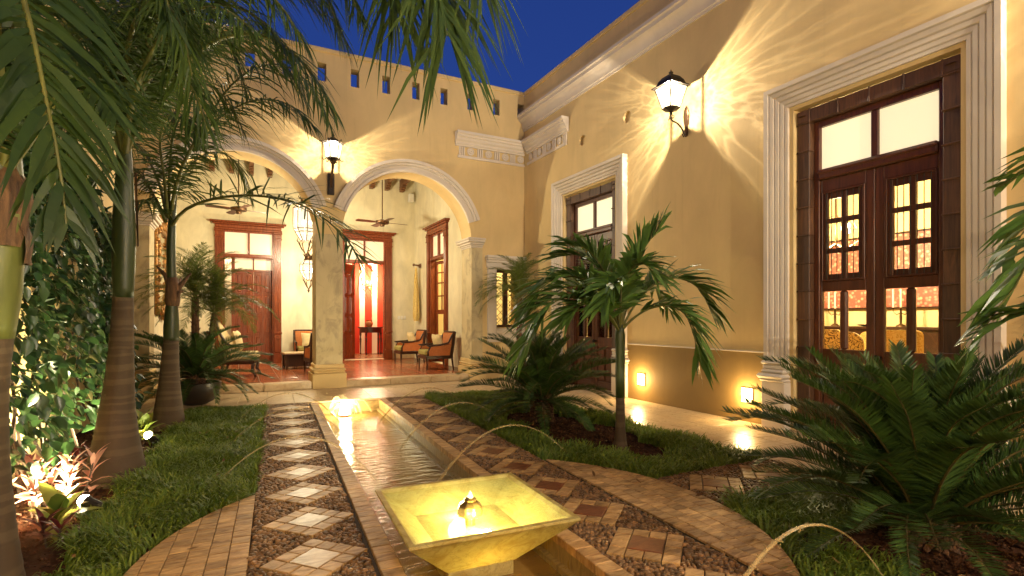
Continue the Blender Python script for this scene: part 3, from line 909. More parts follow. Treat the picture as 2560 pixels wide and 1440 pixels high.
# ------------------------------------------------------------------ fountain
ft = thing('fountain', 'square yellow onyx basin fountain glowing on a pedestal in the channel', 'fountain', (O2.x, O2.y, 0), UROT)
b = MB()
RO, RI = 0.482, 0.452
def ring4(h, z): return [(-h, -h, z), (h, -h, z), (h, h, z), (-h, h, z)]
lev = [ring4(0.205, -0.105), ring4(RO, 0.178), ring4(RO, 0.192), ring4(RI, 0.192), ring4(0.27, 0.060)]
vs = [p for r in lev for p in r]
fs = [(k * 4 + i, k * 4 + (i + 1) % 4, k * 4 + 4 + (i + 1) % 4, k * 4 + 4 + i) for k in range(4) for i in range(4)] + [(3, 2, 1, 0), (16, 17, 18, 19)]
b.add(vs, fs)
b.build('basin', 'marble', ft)
MB().box(-0.20, 0.20, -0.20, 0.20, -0.50, -0.1055, 0.006).build('pedestal', 'marble', ft)
wq = MB(); h = 0.27 + (RI - 0.27) * (0.176 - 0.060) / (0.192 - 0.060) - .001
wq.add(ring4(h, 0.176), [(0, 1, 2, 3)]); wq.build('basin_water', 'basin_water', ft, fix=False)
fin = MB()
fin.lathe([(0.030, 0.060), (0.030, 0.12), (0.066, 0.128), (0.076, 0.150), (0.074, 0.175), (0.062, 0.205), (0.042, 0.222), (0.034, 0.228), (0.037, 0.236), (0.030, 0.246), (0.022, 0.250)], 32, flute=(8, 0.07))
fin.v = [(x, y, .06 + (z - .06) * .86) for x, y, z in fin.v]
fin.build('finial', 'brass', ft, (0.0, 0.0, 0.0), smooth=50)
no = MB(); no.lathe([(0.020, 0.2505), (0.017, 0.262), (0.009, 0.285), (0.001, 0.30)], 12)
no.v = [(x, y, .06 + (z - .06) * .86) for x, y, z in no.v]
no.build('nozzle_cap', 'white', ft, smooth=True)
fl_ = MB(); fl_.lathe([(0.045, 0.062), (0.045, 0.075), (0.036, 0.085), (1e-4, 0.086)], 20)
fl_.build('basin_lamp', 'hot', ft, (0.02, -0.20, 0.0))
point_light('basin_light', (0.02, -0.20, 0.125), 6.5, (1.0, 0.95, 0.46), 0.04, ft)
point_light('basin_light', (0.0, -0.13, 0.140), 7.0, (1.0, 0.96, 0.46), 0.07, ft)  # extra fill added under the water, without a fixture
point_light('basin_light', (-0.02, 0.14, 0.140), 8.0, (1.0, 0.96, 0.46), 0.07, ft)  # added fill that brightens the far side of the basin, no lamp there

# stream of each jet: from a nozzle at the lawn edge into the channel
JT = []
def jet(name, label, nozzle, land, apex, seed):
    r = random.Random(seed)
    n = 26; core = []
    a = Vector(nozzle); c = Vector(land)
    for i in range(n + 1):
        t = i / n
        p = a.lerp(c, t); p.z = a.z + (c.z - a.z) * t + 4 * apex * t * (1 - t)
        core.append(p)
    j = thing(name, label, 'water jet', nozzle, 0, 'water jets arching into the channel')
    mb = MB(); mb.tube([p - a for p in core], [0.003 + 0.010 * (i / n) ** 1.3 for i in range(n + 1)], 7, False)
    mb.build('stream', 'jet', j, smooth=True)
    sp = MB()
    for i in range(150):
        t = r.uniform(0.4, 1.0); p = core[int(t * n)] - a
        s = 0.03 * t * t
        sp.ball(p + Vector((r.gauss(0, s), r.gauss(0, s), r.gauss(0, s))), r.uniform(.002, .0045), 3)
    stuff(sp.build('spray', 'jet', j))
    nz = MB(); nz.lathe([(0.012, -0.05), (0.012, -0.005), (0.006, 0.012)], 8); nz.build('nozzle', 'bronze', j)
for v, side, lab in ((-1.45, 1, 'water jet arching from the lawn nearest the big sago palm over the tiled plaza'),
                     (1.42, 1, 'water jet rising from the lawn in front of the broad leaved palm'),
                     (2.88, 1, 'water jet rising from the grass in front of the mid sized sago palm'),
                     (4.35, 1, 'water jet rising by the red tiled path close to the patio'),
                     (1.72, -1, 'water jet arching from the lawn by the middle palm trunk'),
                     (3.20, -1, 'water jet arching from the lawn in front of the third palm'),
                     (4.60, -1, 'water jet arching over the pebble path close to the potted sago palm')):
    n0 = uv(side * (1.50 if v > -1 else 1.62), v, 0.0)
    jet('water_jet', lab, n0, uv(side * (0.22 if v > -1 else 0.5), v + 0.12, -0.18), 0.40 if v > -1 else 0.46, int(v * 10) + side)

# lamp under the far end of the channel
pl = thing('pool_lamp', 'bright white lamp at the far end of the channel in front of the column', 'lamp', tuple(uv(-0.10, 5.42, -0.16)))
mb = MB(); mb.lathe([(0.075, -0.06), (0.085, 0.0), (0.072, 0.012)], 18); mb.build('housing', 'bronze', pl)
mb = MB(); mb.lathe([(0.085, 0.0135), (0.07, 0.05), (0.035, 0.07), (1e-4, 0.075)], 18); mb.build('lens', 'hot', pl)
r_s = random.Random(5); mb = MB()
for i in range(700):
    a = r_s.uniform(0, 2 * PI); e = r_s.uniform(.05, 1.5); d = abs(r_s.gauss(0, .14)) + .05
    mb.ball((d * math.cos(a) * math.cos(e) * 1.5, d * math.sin(a) * math.cos(e), d * math.sin(e) + .02), r_s.uniform(.002, .006), 3)
for i in range(14):
    a = i * 2 * PI / 14 + r_s.uniform(-.1, .1); R_ = r_s.uniform(.22, .42); h_ = r_s.uniform(.10, .26)
    mb.tube([(R_ * t * math.cos(a), R_ * t * math.sin(a), .02 + 4 * h_ * t * (1 - t)) for t in np.linspace(.12, 1, 12)], [.005 + .006 * t for t in np.linspace(0, 1, 12)], 5, False)
stuff(mb.build('splash', 'jet', pl))
point_light('pool_light', (0, -0.03, 0.16), 34, (1.0, 0.84, 0.5), 0.06, pl)
# ------------------------------------------------------------------ arcade building across the end of the courtyard
arc = thing('arcade_building', 'cream arcade with two round arches and a row of small square holes under its parapet', 'building')
WT = 0.55
w = MB(); w.box(-2.6, HX - .003, HYW, HYW + WT, 0.0, 6.30)
wall = w.build('wall', 'wall', arc)
ARCHES = ((0.01, 1.30, 2.95), (3.105, 1.335, 2.93))
def arch_cutter(cx, r, zc):
    m4 = Matrix(((1, 0, 0, 0), (0, 0, 1, 0), (0, 1, 0, 0), (0, 0, 0, 1)))
    poly = [(cx - r, -0.2), (cx + r, -0.2)] + [(cx + r * math.cos(t), zc + r * math.sin(t)) for t in np.linspace(0, PI, 41)]
    mb = MB(m4); mb.prism(poly, HYW - 0.3, HYW + WT + 0.3, 0, True)
    return mb.build('cutter', None)
holes = MB()
for i in range(-1, 9):
    x = 0.80 + 0.6035 * i
    if x < -1.3: continue
    holes.box(x - .078, x + .078, HYW - .2, HYW + WT + .2, 5.765, 6.105)
cw = MB(); cw.box(5.016, 5.662, HYW - .2, HYW + WT + .2, 1.12, 2.39)
pb = MB(); pb.box(-3.0, HX + .5, HYW + .24, HYW + WT + .2, 5.66, 6.4)
cut(wall, *[arch_cutter(*a) for a in ARCHES], holes.build('cutter', None), cw.build('cutter', None), pb.build('cutter', None))
cp = MB(); cp.box(-2.6, HX - .004, HYW - .035, HYW + .28, 6.3005, 6.385, .012); cp.build('parapet_cap', 'wall', arc)

# plain columns faced in worn plaster, plinths
col = MB(); col.box(1.296, 1.776, HYW - .006, HYW + WT + .006, 0.45, 2.90); col.build('column', 'column', arc)
for x0, x1 in ((4.434, 4.690), (-1.52, -1.284)):
    mb = MB(); mb.box(x0, x1, HYW - .006, HYW + WT + .006, 0.45, 2.83); mb.build('pier', 'column', arc)
def plinth(x0, x1, ends=(True, True)):
    mb = MB()
    e0, e1 = (1 if ends[0] else 0), (1 if ends[1] else 0)
    for p, z0, z1, c in ((.066, 0, .28, .006), (.045, .28, .325, .02), (.058, .325, .375, .022), (.028, .375, .452, .012)):
        mb.box(x0 - p * e0, x1 + p * e1, HYW - p, HYW + WT + p, z0 + .0005, z1, c)
    mb.build('plinth', 'wall', arc)
plinth(1.296, 1.776); plinth(4.434, 4.690); plinth(-1.52, -1.284, (False, True))
def capital(x0, x1, ends):
    mb = MB()
    for p, z0, z1 in ((.012, 2.832, 2.865), (.030, 2.8655, 2.90), (.062, 2.9005, 2.945), (.10, 2.9455, 2.995), (.115, 2.9955, 3.035)):
        mb.box(x0 - p * ends[0], x1 + p * ends[1], HYW - p, HYW + WT + p, z0, z1, .008)
    mb.build('capital', 'trim', arc)
capital(4.434, 4.690, (1, .3)); capital(-1.52, -1.284, (0, 1))

# moulded arch bands
for cx, r, zc in ARCHES:
    prof = [(-.004, -.02), (-.004, .045), (.045, .05), (.055, .026), (.115, .032), (.128, .060), (.165, .066), (.175, .095), (.235, .10), (.235, -.02)]
    a0 = math.asin((3.38 - zc) / (r + .11))
    path_ = []
    for t in np.linspace(a0, PI - a0, 49):
        d = (math.cos(t), 0, math.sin(t))
        path_.append(((cx + d[0] * r, HYW, zc + d[2] * r), d, (0, -1, 0)))
    mb = MB(); mb.sweep(prof, path_); mb.build('arch_moulding', 'trim', arc, smooth=35)

# stone step under each arch
for x0, x1 in ((-1.22, 1.228), (1.84, 4.366)):
    mb = MB()
    n = 3; L = (x1 - x0) / n
    for i in range(n): mb.box(x0 + i * L + .002, x0 + (i + 1) * L - .002, HYW - .03, HYW + .28, 0.0, 0.137, .014)
    mb.build('step', 'tile_pale', arc)

# corner frieze: cornice, fillet, roundels and triple bars; one run on each wall
CORN = [(-.02, 4.955), (.03, 4.955), (.035, 4.985), (.055, 5.0), (.06, 5.04), (.095, 5.075), (.105, 5.12), (.13, 5.135), (.135, 5.17), (.165, 5.19), (.165, 5.24), (-.02, 5.24)]
def frieze(parent, m4, L, meds, start=0.0):
    """local s from the corner outwards, o out of the wall, z up"""
    mb = MB(m4)
    mb.sweep(CORN, [((start, 0, 0), (0, 1, 0), (0, 0, 1)), ((L, 0, 0), (0, 1, 0), (0, 0, 1))])
    fr = mb.build('frieze', 'trim', parent)
    mb = MB(m4); mb.box(start, L - .06, -.02, .030, 4.71, 4.768, .006); mb.build('fillet', 'trim', fr)
    prev = start
    for i, md in enumerate(meds):
        mm = MB(m4 @ Matrix.Translation((md, 0, 4.868)) @ Matrix.Rotation(-PI / 2, 4, 'X'))
        mm.lathe([(.082, -.01), (.082, .016), (.072, .022), (.060, .014), (.048, .014), (.042, .022), (.026, .024), (.018, .016), (1e-4, .016)], 22)
        mm.build('roundel', 'trim', fr, smooth=40)
        mid = md + .20
        for k in (-1, 0, 1):
            bb = MB(m4); bb.box(mid + k * .047 - .017, mid + k * .047 + .017, -.01, .026, 4.7685, 4.9545, .006); bb.build('bar', 'trim', fr)
mB = Matrix(((-1, 0, 0, HX), (0, -1, 0, HYW), (0, 0, 1, 0), (0, 0, 0, 1)))    # back wall: s runs left from the corner
frieze(arc, mB, 1.66, (0.10, .482, .887, 1.308))

# window with iron grille in the corner
win_t = MB()
win_t.box(4.80, 5.014, HYW - .05, HYW + .06, 0.80, 2.43, .01)
win_t.box(5.664, 5.716, HYW - .05, HYW + .06, 0.80, 2.43, .01)
win_t.box(5.0145, 5.6635, HYW - .045, HYW + .06, 2.392, 2.43, .004)
win_t.box(5.0145, 5.6635, HYW - .045, HYW + .06, 0.80, 0.98, .006)
for p, z0, z1 in ((.06, 2.4305, 2.53), (.085, 2.5305, 2.585), (.115, 2.5855, 2.625), (.14, 2.6255, 2.68)):
    win_t.box(4.80 - p * .35, 5.716, HYW - p, HYW + .05, z0, z1, .008)
win_t.box(5.0145, 5.6635, HYW - .06, HYW + .1, 0.9805, 1.10, .01)
win = win_t.build('window', 'trim', arc)
fm = MB()
y0, y1 = HYW + .17, HYW + .25
for a, b2, c, d in ((5.018, 5.075, 1.122, 2.388), (5.603, 5.66, 1.122, 2.388), (5.0755, 5.6025, 1.122, 1.175), (5.0755, 5.6025, 2.335, 2.388), (5.29, 5.39, 1.1755, 2.3345)):
    fm.box(a, b2, y0, y1, c, d, .006)
fm.build('frame', 'darkwood', win)
gp = MB(); gp.box(5.0755, 5.6025, HYW + .215, HYW + .22, 1.1755, 2.3345); gp.build('pane', 'pane', win)
gr = MB()
for i in range(-4, 9):
    for sg in (-1, 1):
        p0 = []
        for k in range(9):
            x = 5.03 + .0775 * k; z = 1.14 + (i * .155 + sg * (k * .0775) + (0 if sg > 0 else .62))
            if 1.13 < z < 2.38: p0.append((x, HYW + .125, z))
        if len(p0) > 1: gr.tube(p0, .0055, 5)
for x in (5.107, 5.262, 5.417, 5.572):
    for z in (1.30, 1.61, 1.92, 2.23):
        gr.tube([(x + .03 * math.cos(t) * (1 - t / 9), HYW + .12, z + .03 * math.sin(t) * (1 - t / 9)) for t in np.linspace(0, 7.5, 14)], .004, 4)
        gr.ball((x, HYW + .125, z), .012, 5)
for x in (5.022, 5.656): gr.box(x - .006, x + .006, HYW + .115, HYW + .135, 1.12, 2.39)
gr.build('grille', 'iron', win)

# ------------------------------------------------------------------ gallery behind the arches
GXL, GXR, GYB, GZ0, GZ1 = -1.40, 4.75, 15.60, 0.13, 5.45
gb = MB(); gb.box(-2.0, 7.0, GYB, GYB + .16, 0, 5.5)
back = gb.build('gallery_back_wall', 'gallery', arc)
D1, D2 = 0.265, 3.265
cc = MB(); cc.box(D1 - .6, D1 + .6, GYB - .3, GYB + .5, GZ0 + .01, 3.62); cc.box(D2 - .6, D2 + .6, GYB - .3, GYB + .5, GZ0 + .01, 3.62)
cut(back, cc.build('cutter', None))
gs = MB(); gs.box(GXR, GXR + .18, HYW + WT + .002, GYB - .002, 0, 5.5)
side = gs.build('gallery_side_wall', 'gallery', arc)
DS_ = 13.48
cc = MB(); cc.box(GXR - .3, GXR + .5, DS_ - .6, DS_ + .6, GZ0 + .01, 3.62)
cut(side, cc.build('cutter', None))
mb = MB(); mb.box(GXL - .2, GXL, HYW + WT + .002, GYB - .002, 0, 5.5); mb.build('gallery_end_wall', 'gallery', arc)
mb = MB(); mb.box(-1.6, 7.0, HYW + WT - .1, 19.2, GZ1 + .06, GZ1 + .2); mb.build('roof', 'wall', arc)
mb = MB(); mb.box(GXL - .1, GXR + .1, HYW + WT + .003, GYB - .003, GZ1, GZ1 + .055); mb.build('ceiling', 'gallery', arc)
for i in range(14):
    x = 4.344 - .4475 * i
    if x < GXL + .1: break
    mb = MB(); mb.box(x - .055, x + .055, HYW + WT + .004, GYB - .004, GZ1 - .20, GZ1 - .002, .008)
    bm_ = mb.build('beam', 'beam', arc)
    mb = MB()
    for k, (d, z0, z1) in enumerate(((.36, 5.195, 5.248), (.30, 5.14, 5.1945), (.22, 5.085, 5.1395))):
        mb.box(x - .06, x + .06, GYB - d, GYB - .004, z0, z1, .012)
    mb.build('corbel', 'beam', bm_)
for x0, x1 in ((GXL, D1 - .80), (D1 + .80, D2 - .80), (D2 + .80, GXR)):
    mb = MB(); mb.box(x0 + .003, x1, GYB - .02, GYB - .001, GZ0, .30, .006); mb.build('skirting', 'tile_pale', arc)

fl0 = MB(); fl0.box(-1.6, 7.0, HYW + .285, GYB + .3, -0.02, GZ0 - .008)
gfloor = structure(fl0.build('floor', 'grout_sheen'))
sp = .355
for i in range(18):
    for j in range(14):
        x0, y0 = GXL + i * sp, HYW + .29 + j * sp
        q = clip_poly([(x0, y0), (x0 + sp, y0), (x0 + sp, y0 + sp), (x0, y0 + sp)], [(1, 0, GXR), (0, 1, GYB), (-1, 0, -GXL)])
        if len(q) < 3 or area(q) < .004: continue
        full = area(q) > .995 * sp * sp
        tile(gfloor, 'floor_tile', shrink(q, .0065), .10, GZ0, 'terracotta', .004, .0035, .001, share='gf' if full else None)
mb = MB(); mb.box(-1.6, 7.0, GYB + .17, 19.0, -.02, GZ0 - .001); structure(mb.build('floor', 'checker'))

# carved wooden doorways of the gallery. local s along the wall, o out of it, z up
def fluted(mb, s0, s1, z0, z1, o):
    mb.box(s0, s1, -.01, o - .012, z0, z1)
    n = 5; d = (s1 - s0) / (2 * n + 1)
    for i in range(n): mb.box(s0 + d * (2 * i + 1) - .003, s0 + d * (2 * i + 2) + .003, o - .013, o, z0 + .03, z1 - .03, .005)
def gallery_door(m4, name, leaves):
    d = MB(m4)
    for k, (p, z0, z1) in enumerate(((.075, 3.62, 3.675), (.06, 3.6755, 3.755), (.10, 3.7555, 3.80), (.145, 3.8005, 3.85))):
        e = (.80, .785, .85, .90)[k]
        d.box(-e, e, -.01, p, z0, z1, .01)
    door = d.build(name, 'redwood', arc)
    for s in (-1, 1):
        mb = MB(m4); a, b = sorted((s * .60, s * .785)); fluted(mb, a, b, .95, 3.42, .07)
        mb.box(a - .012, b + .012, -.01, .085, 3.4205, 3.46, .006); mb.box(a - .004, b + .004, -.01, .078, 3.4605, 3.57, .008); mb.box(a - .02, b + .02, -.01, .09, 3.5705, 3.6195, .01)
        mb.box(a - .01, b + .01, -.01, .085, GZ0 + .001, .40, .008); mb.box(a, b, -.01, .076, .4005, .90, .02)
        mb.box(a - .014, b + .014, -.01, .09, .9005, .9495, .01); mb.box((a + b) / 2 - .035, (a + b) / 2 + .035, .06, .092, .74, .81, .02)
        mb.build('pilaster', 'redwood', door)
    t = MB(m4)
    t.box(-.598, -.56, -.15, .02, GZ0 + .001, 3.6195, .005); t.box(.56, .598, -.15, .02, GZ0 + .001, 3.6195, .005)
    t.box(-.5595, .5595, -.14, .012, 3.57, 3.6195, .005); t.box(-.5595, .5595, -.14, .016, 2.93, 3.01, .008); t.box(-.022, .022, -.14, .01, 3.0105, 3.5695, .006)
    t.box(-.5595, .5595, -.15, .05, 2.905, 2.9295, .008)
    t.build('frame', 'redwood', door)
    for s in (-1, 1):
        mb = MB(m4); a, b = sorted((s * .0225, s * .5595)); mb.box(a, b, -.075, -.065, 3.0105, 3.5695); mb.build('transom_pane', 'frost_dim', door)
    return door
def panelled_leaf(m4, door, s0, s1, z0, z1, mat, n=2, m=4, paned=False):
    mb = MB(m4)
    mb.box(s0, s1, -.02, .02, z0, z1, .004) if not paned else None
    dw = (s1 - s0) / n; hs = [.30, .22, .24, .24][:m]; z = z0 + .05
    H = z1 - z0 - .05
    if paned:
        mb.box(s0, s0 + .06, -.02, .02, z0, z1, .004); mb.box(s1 - .06, s1, -.02, .02, z0, z1, .004)
        for a, b in ((z0, z0 + .72), (z0 + 1.30, z0 + 1.42), (z1 - .08, z1)): mb.box(s0 + .0605, s1 - .0605, -.02, .02, a, b, .004)
        for zz in (z0 + 1.78, z0 + 2.14, z0 + 2.42): 
            if zz < z1 - .15: mb.box(s0 + .0605, s1 - .0605, -.015, .015, zz, zz + .035, .004)
        mb.box((s0 + s1) / 2 - .015, (s0 + s1) / 2 + .015, -.014, .014, z0 + 1.4205, z1 - .0805, .004)
    else:
        for k in range(m):
            h = H * hs[k]
            for i in range(n):
                a, b = s0 + dw * i + .035, s0 + dw * (i + 1) - .035
                mb.box(a, b, -.01, .008, z, z + h - .05); mb.box(a + .025, b - .025, .0, .034, z + .03, z + h - .08, .018)
                for q in ((a - .012, a), (b, b + .012)): mb.box(q[0], q[1], .0, .03, z, z + h - .05, .005)
                mb.box(a - .012, b + .012, .0, .03, z - .012, z, .005); mb.box(a - .012, b + .012, .0, .03, z + h - .05, z + h - .038, .005)
            z += h
    return mb.build('leaf', mat, door)
def wallm(x, y, rz): return Matrix.Translation((x, y, 0)) @ Matrix.Rotation(rz, 4, 'Z')
# facing the courtyard: local o -> -y
mD1 = Matrix(((1, 0, 0, D1), (0, -1, 0, GYB), (0, 0, 1, 0), (0, 0, 0, 1)))
d1 = gallery_door(mD1, 'door', None)
d1['label'] = 'carved red wooden doorway with closed panelled leaves behind the potted palms'
mi = mD1 @ Matrix.Translation((0.03, -.20, 0))
mb = MB(mi)
for a, b, c, d_ in ((-.44, -.36, GZ0, 2.99), (.535, .56, GZ0, 2.99), (-.3595, .5345, 2.94, 2.99), (-.3595, .5345, 2.56, 2.62), (.07, .10, 2.6205, 2.9395)): mb.box(a, b, -.04, .03, c + .001, d_, .005)
mb.build('inner_frame', 'redwood', d1)
for a, b in ((-.3595, .0695), (.1005, .5345)):
    mb = MB(mi); mb.box(a, b, -.012, -.006, 2.6205, 2.9395); mb.build('etched_pane', 'frost_dim', d1)
panelled_leaf(mi, d1, -.3590, .0850, GZ0 + .01, 2.5595, 'redwood'); panelled_leaf(mi, d1, .0900, .5345, GZ0 + .01, 2.5595, 'redwood')
mD2 = Matrix(((1, 0, 0, D2), (0, -1, 0, GYB), (0, 0, 1, 0), (0, 0, 0, 1)))
d2 = gallery_door(mD2, 'door', None)
d2['label'] = 'carved red wooden doorway standing open to a red striped room'
ml = mD2 @ Matrix.Translation((-.56, -.16, 0)) @ Matrix.Rotation(math.radians(-42), 4, 'Z')
panelled_leaf(ml, d2, 0.0, .50, GZ0 + .01, 2.60, 'redwood'); panelled_leaf(ml, d2, 0.0, .50, 2.605, 2.90, 'redwood', 2, 1)
mS = Matrix(((0, -1, 0, GXR), (1, 0, 0, DS_), (0, 0, 1, 0), (0, 0, 0, 1)))    # o -> -x
d3 = gallery_door(mS, 'door', None)
d3['label'] = 'carved red wooden doorway with a glazed leaf in the end wall of the gallery'
ml = mS @ Matrix.Translation((.555, -.16, 0)) @ Matrix.Rotation(math.radians(12), 4, 'Z')
panelled_leaf(ml, d3, -.56, 0.0, GZ0 + .01, 2.90, 'redwood', paned=True)

# rooms beyond the gallery: striped red room and yellow vestibule
mb = MB(); mb.box(1.62, 4.6, 18.4, 18.5, 0.0, 4.2); mb.build('room_wall', 'whitewall', arc)
mb = MB()
for x in (1.76, 2.18, 2.60, 3.02, 3.44, 3.86, 4.28): mb.box(x, x + .24, 18.385, 18.399, .13, 4.0)
mb.build('wall_stripe', 'redwall', arc)
mb = MB(); mb.box(4.55, 4.65, GYB + .17, 18.39, 0, 4.2); mb.build('room_wall', 'redwall', arc)
mb = MB(); mb.box(1.5, 1.6, GYB + .17, 18.5, 0, 4.2); mb.build('room_wall', 'whitewall', arc)
mb = MB(); mb.box(-1.2, 1.49, 17.2, 17.3, 0, 4.2); mb.build('room_wall', 'whitewall', arc)
mb = MB(); mb.box(-1.2, 4.65, GYB + .165, 18.6, 4.2, 4.3); mb.build('room_ceiling', 'whitewall', arc)
mb = MB(); mb.box(-1.3, -1.2, GYB + .17, 17.3, 0, 4.2); mb.build('room_wall', 'whitewall', arc)
mb = MB(); mb.box(6.55, 6.65, HYW + .45, GYB, 0, 5.4); mb.build('room_wall', 'room', arc)
mb = MB(); mb.box(GXR + .19, 6.55, GYB - .12, GYB - .01, 0, 5.4); mb.build('room_wall', 'room', arc)

# ------------------------------------------------------------------ right wing of the house
house = thing('house_wing', 'long ochre house wing with moulded cornice, two tall doors and a darker dado', 'building')
DT = 0.43
hw = MB(); hw.box(HX, HX + DT, -5.0, HYW + WT, 0.0, 6.30)
hwall = hw.build('wall', 'wall', house)
DC = (3.155, 8.02)
cc = MB()
for c in DC: cc.box(HX - .3, HX + DT + .3, c - .80, c + .80, -.05, 3.72)
vents = MB(Matrix(((0, 0, -1, HX + .06), (1, 0, 0, 0), (0, 1, 0, 0), (0, 0, 0, 1))))
for y, z in ((6.916, 4.65), (8.188, 4.64)):
    vents.lathe([(.095, -.0), (.095, .4)], 24, (y, z, 0))
cut(hwall, cc.build('cutter', None), vents.build('cutter', None))
mb = MB(); mb.box(HX - .035, HX + DT + .05, -5.0, HYW - .04, 6.3005, 6.385, .012); mb.build('parapet_cap', 'wall', house)
mb = MB()
HC = [(-.02, 5.50), (.022, 5.50), (.026, 5.535), (.045, 5.545), (.05, 5.60), (.075, 5.66), (.115, 5.71), (.15, 5.73), (.155, 5.79), (.185, 5.80), (.185, 5.85), (-.02, 5.87)]
mb.sweep(HC, [((HX, -5.0, 0), (-1, 0, 0), (0, 0, 1)), ((HX, HYW - .002, 0), (-1, 0, 0), (0, 0, 1))]); mb.build('cornice', 'trim', house, smooth=30)
mR = Matrix(((0, -1, 0, HX), (-1, 0, 0, HYW), (0, 0, 1, 0), (0, 0, 0, 1)))     # s from the corner towards the camera
frieze(house, mR, 1.80, (.312, .694, 1.083, 1.48), .166)
for a, b in ((-5.0, DC[0] - 1.135), (DC[0] + 1.135, DC[1] - 1.135), (DC[1] + 1.135, HYW - .003)):
    mb = MB(); mb.box(HX - .005, HX + .02, a, b, .007, .885); mb.build('dado', 'wall_low', house)
    mb = MB(); mb.box(HX - .017, HX + .02, a, b, .8855, .905, .004); mb.build('dado_rail', 'trim', house)

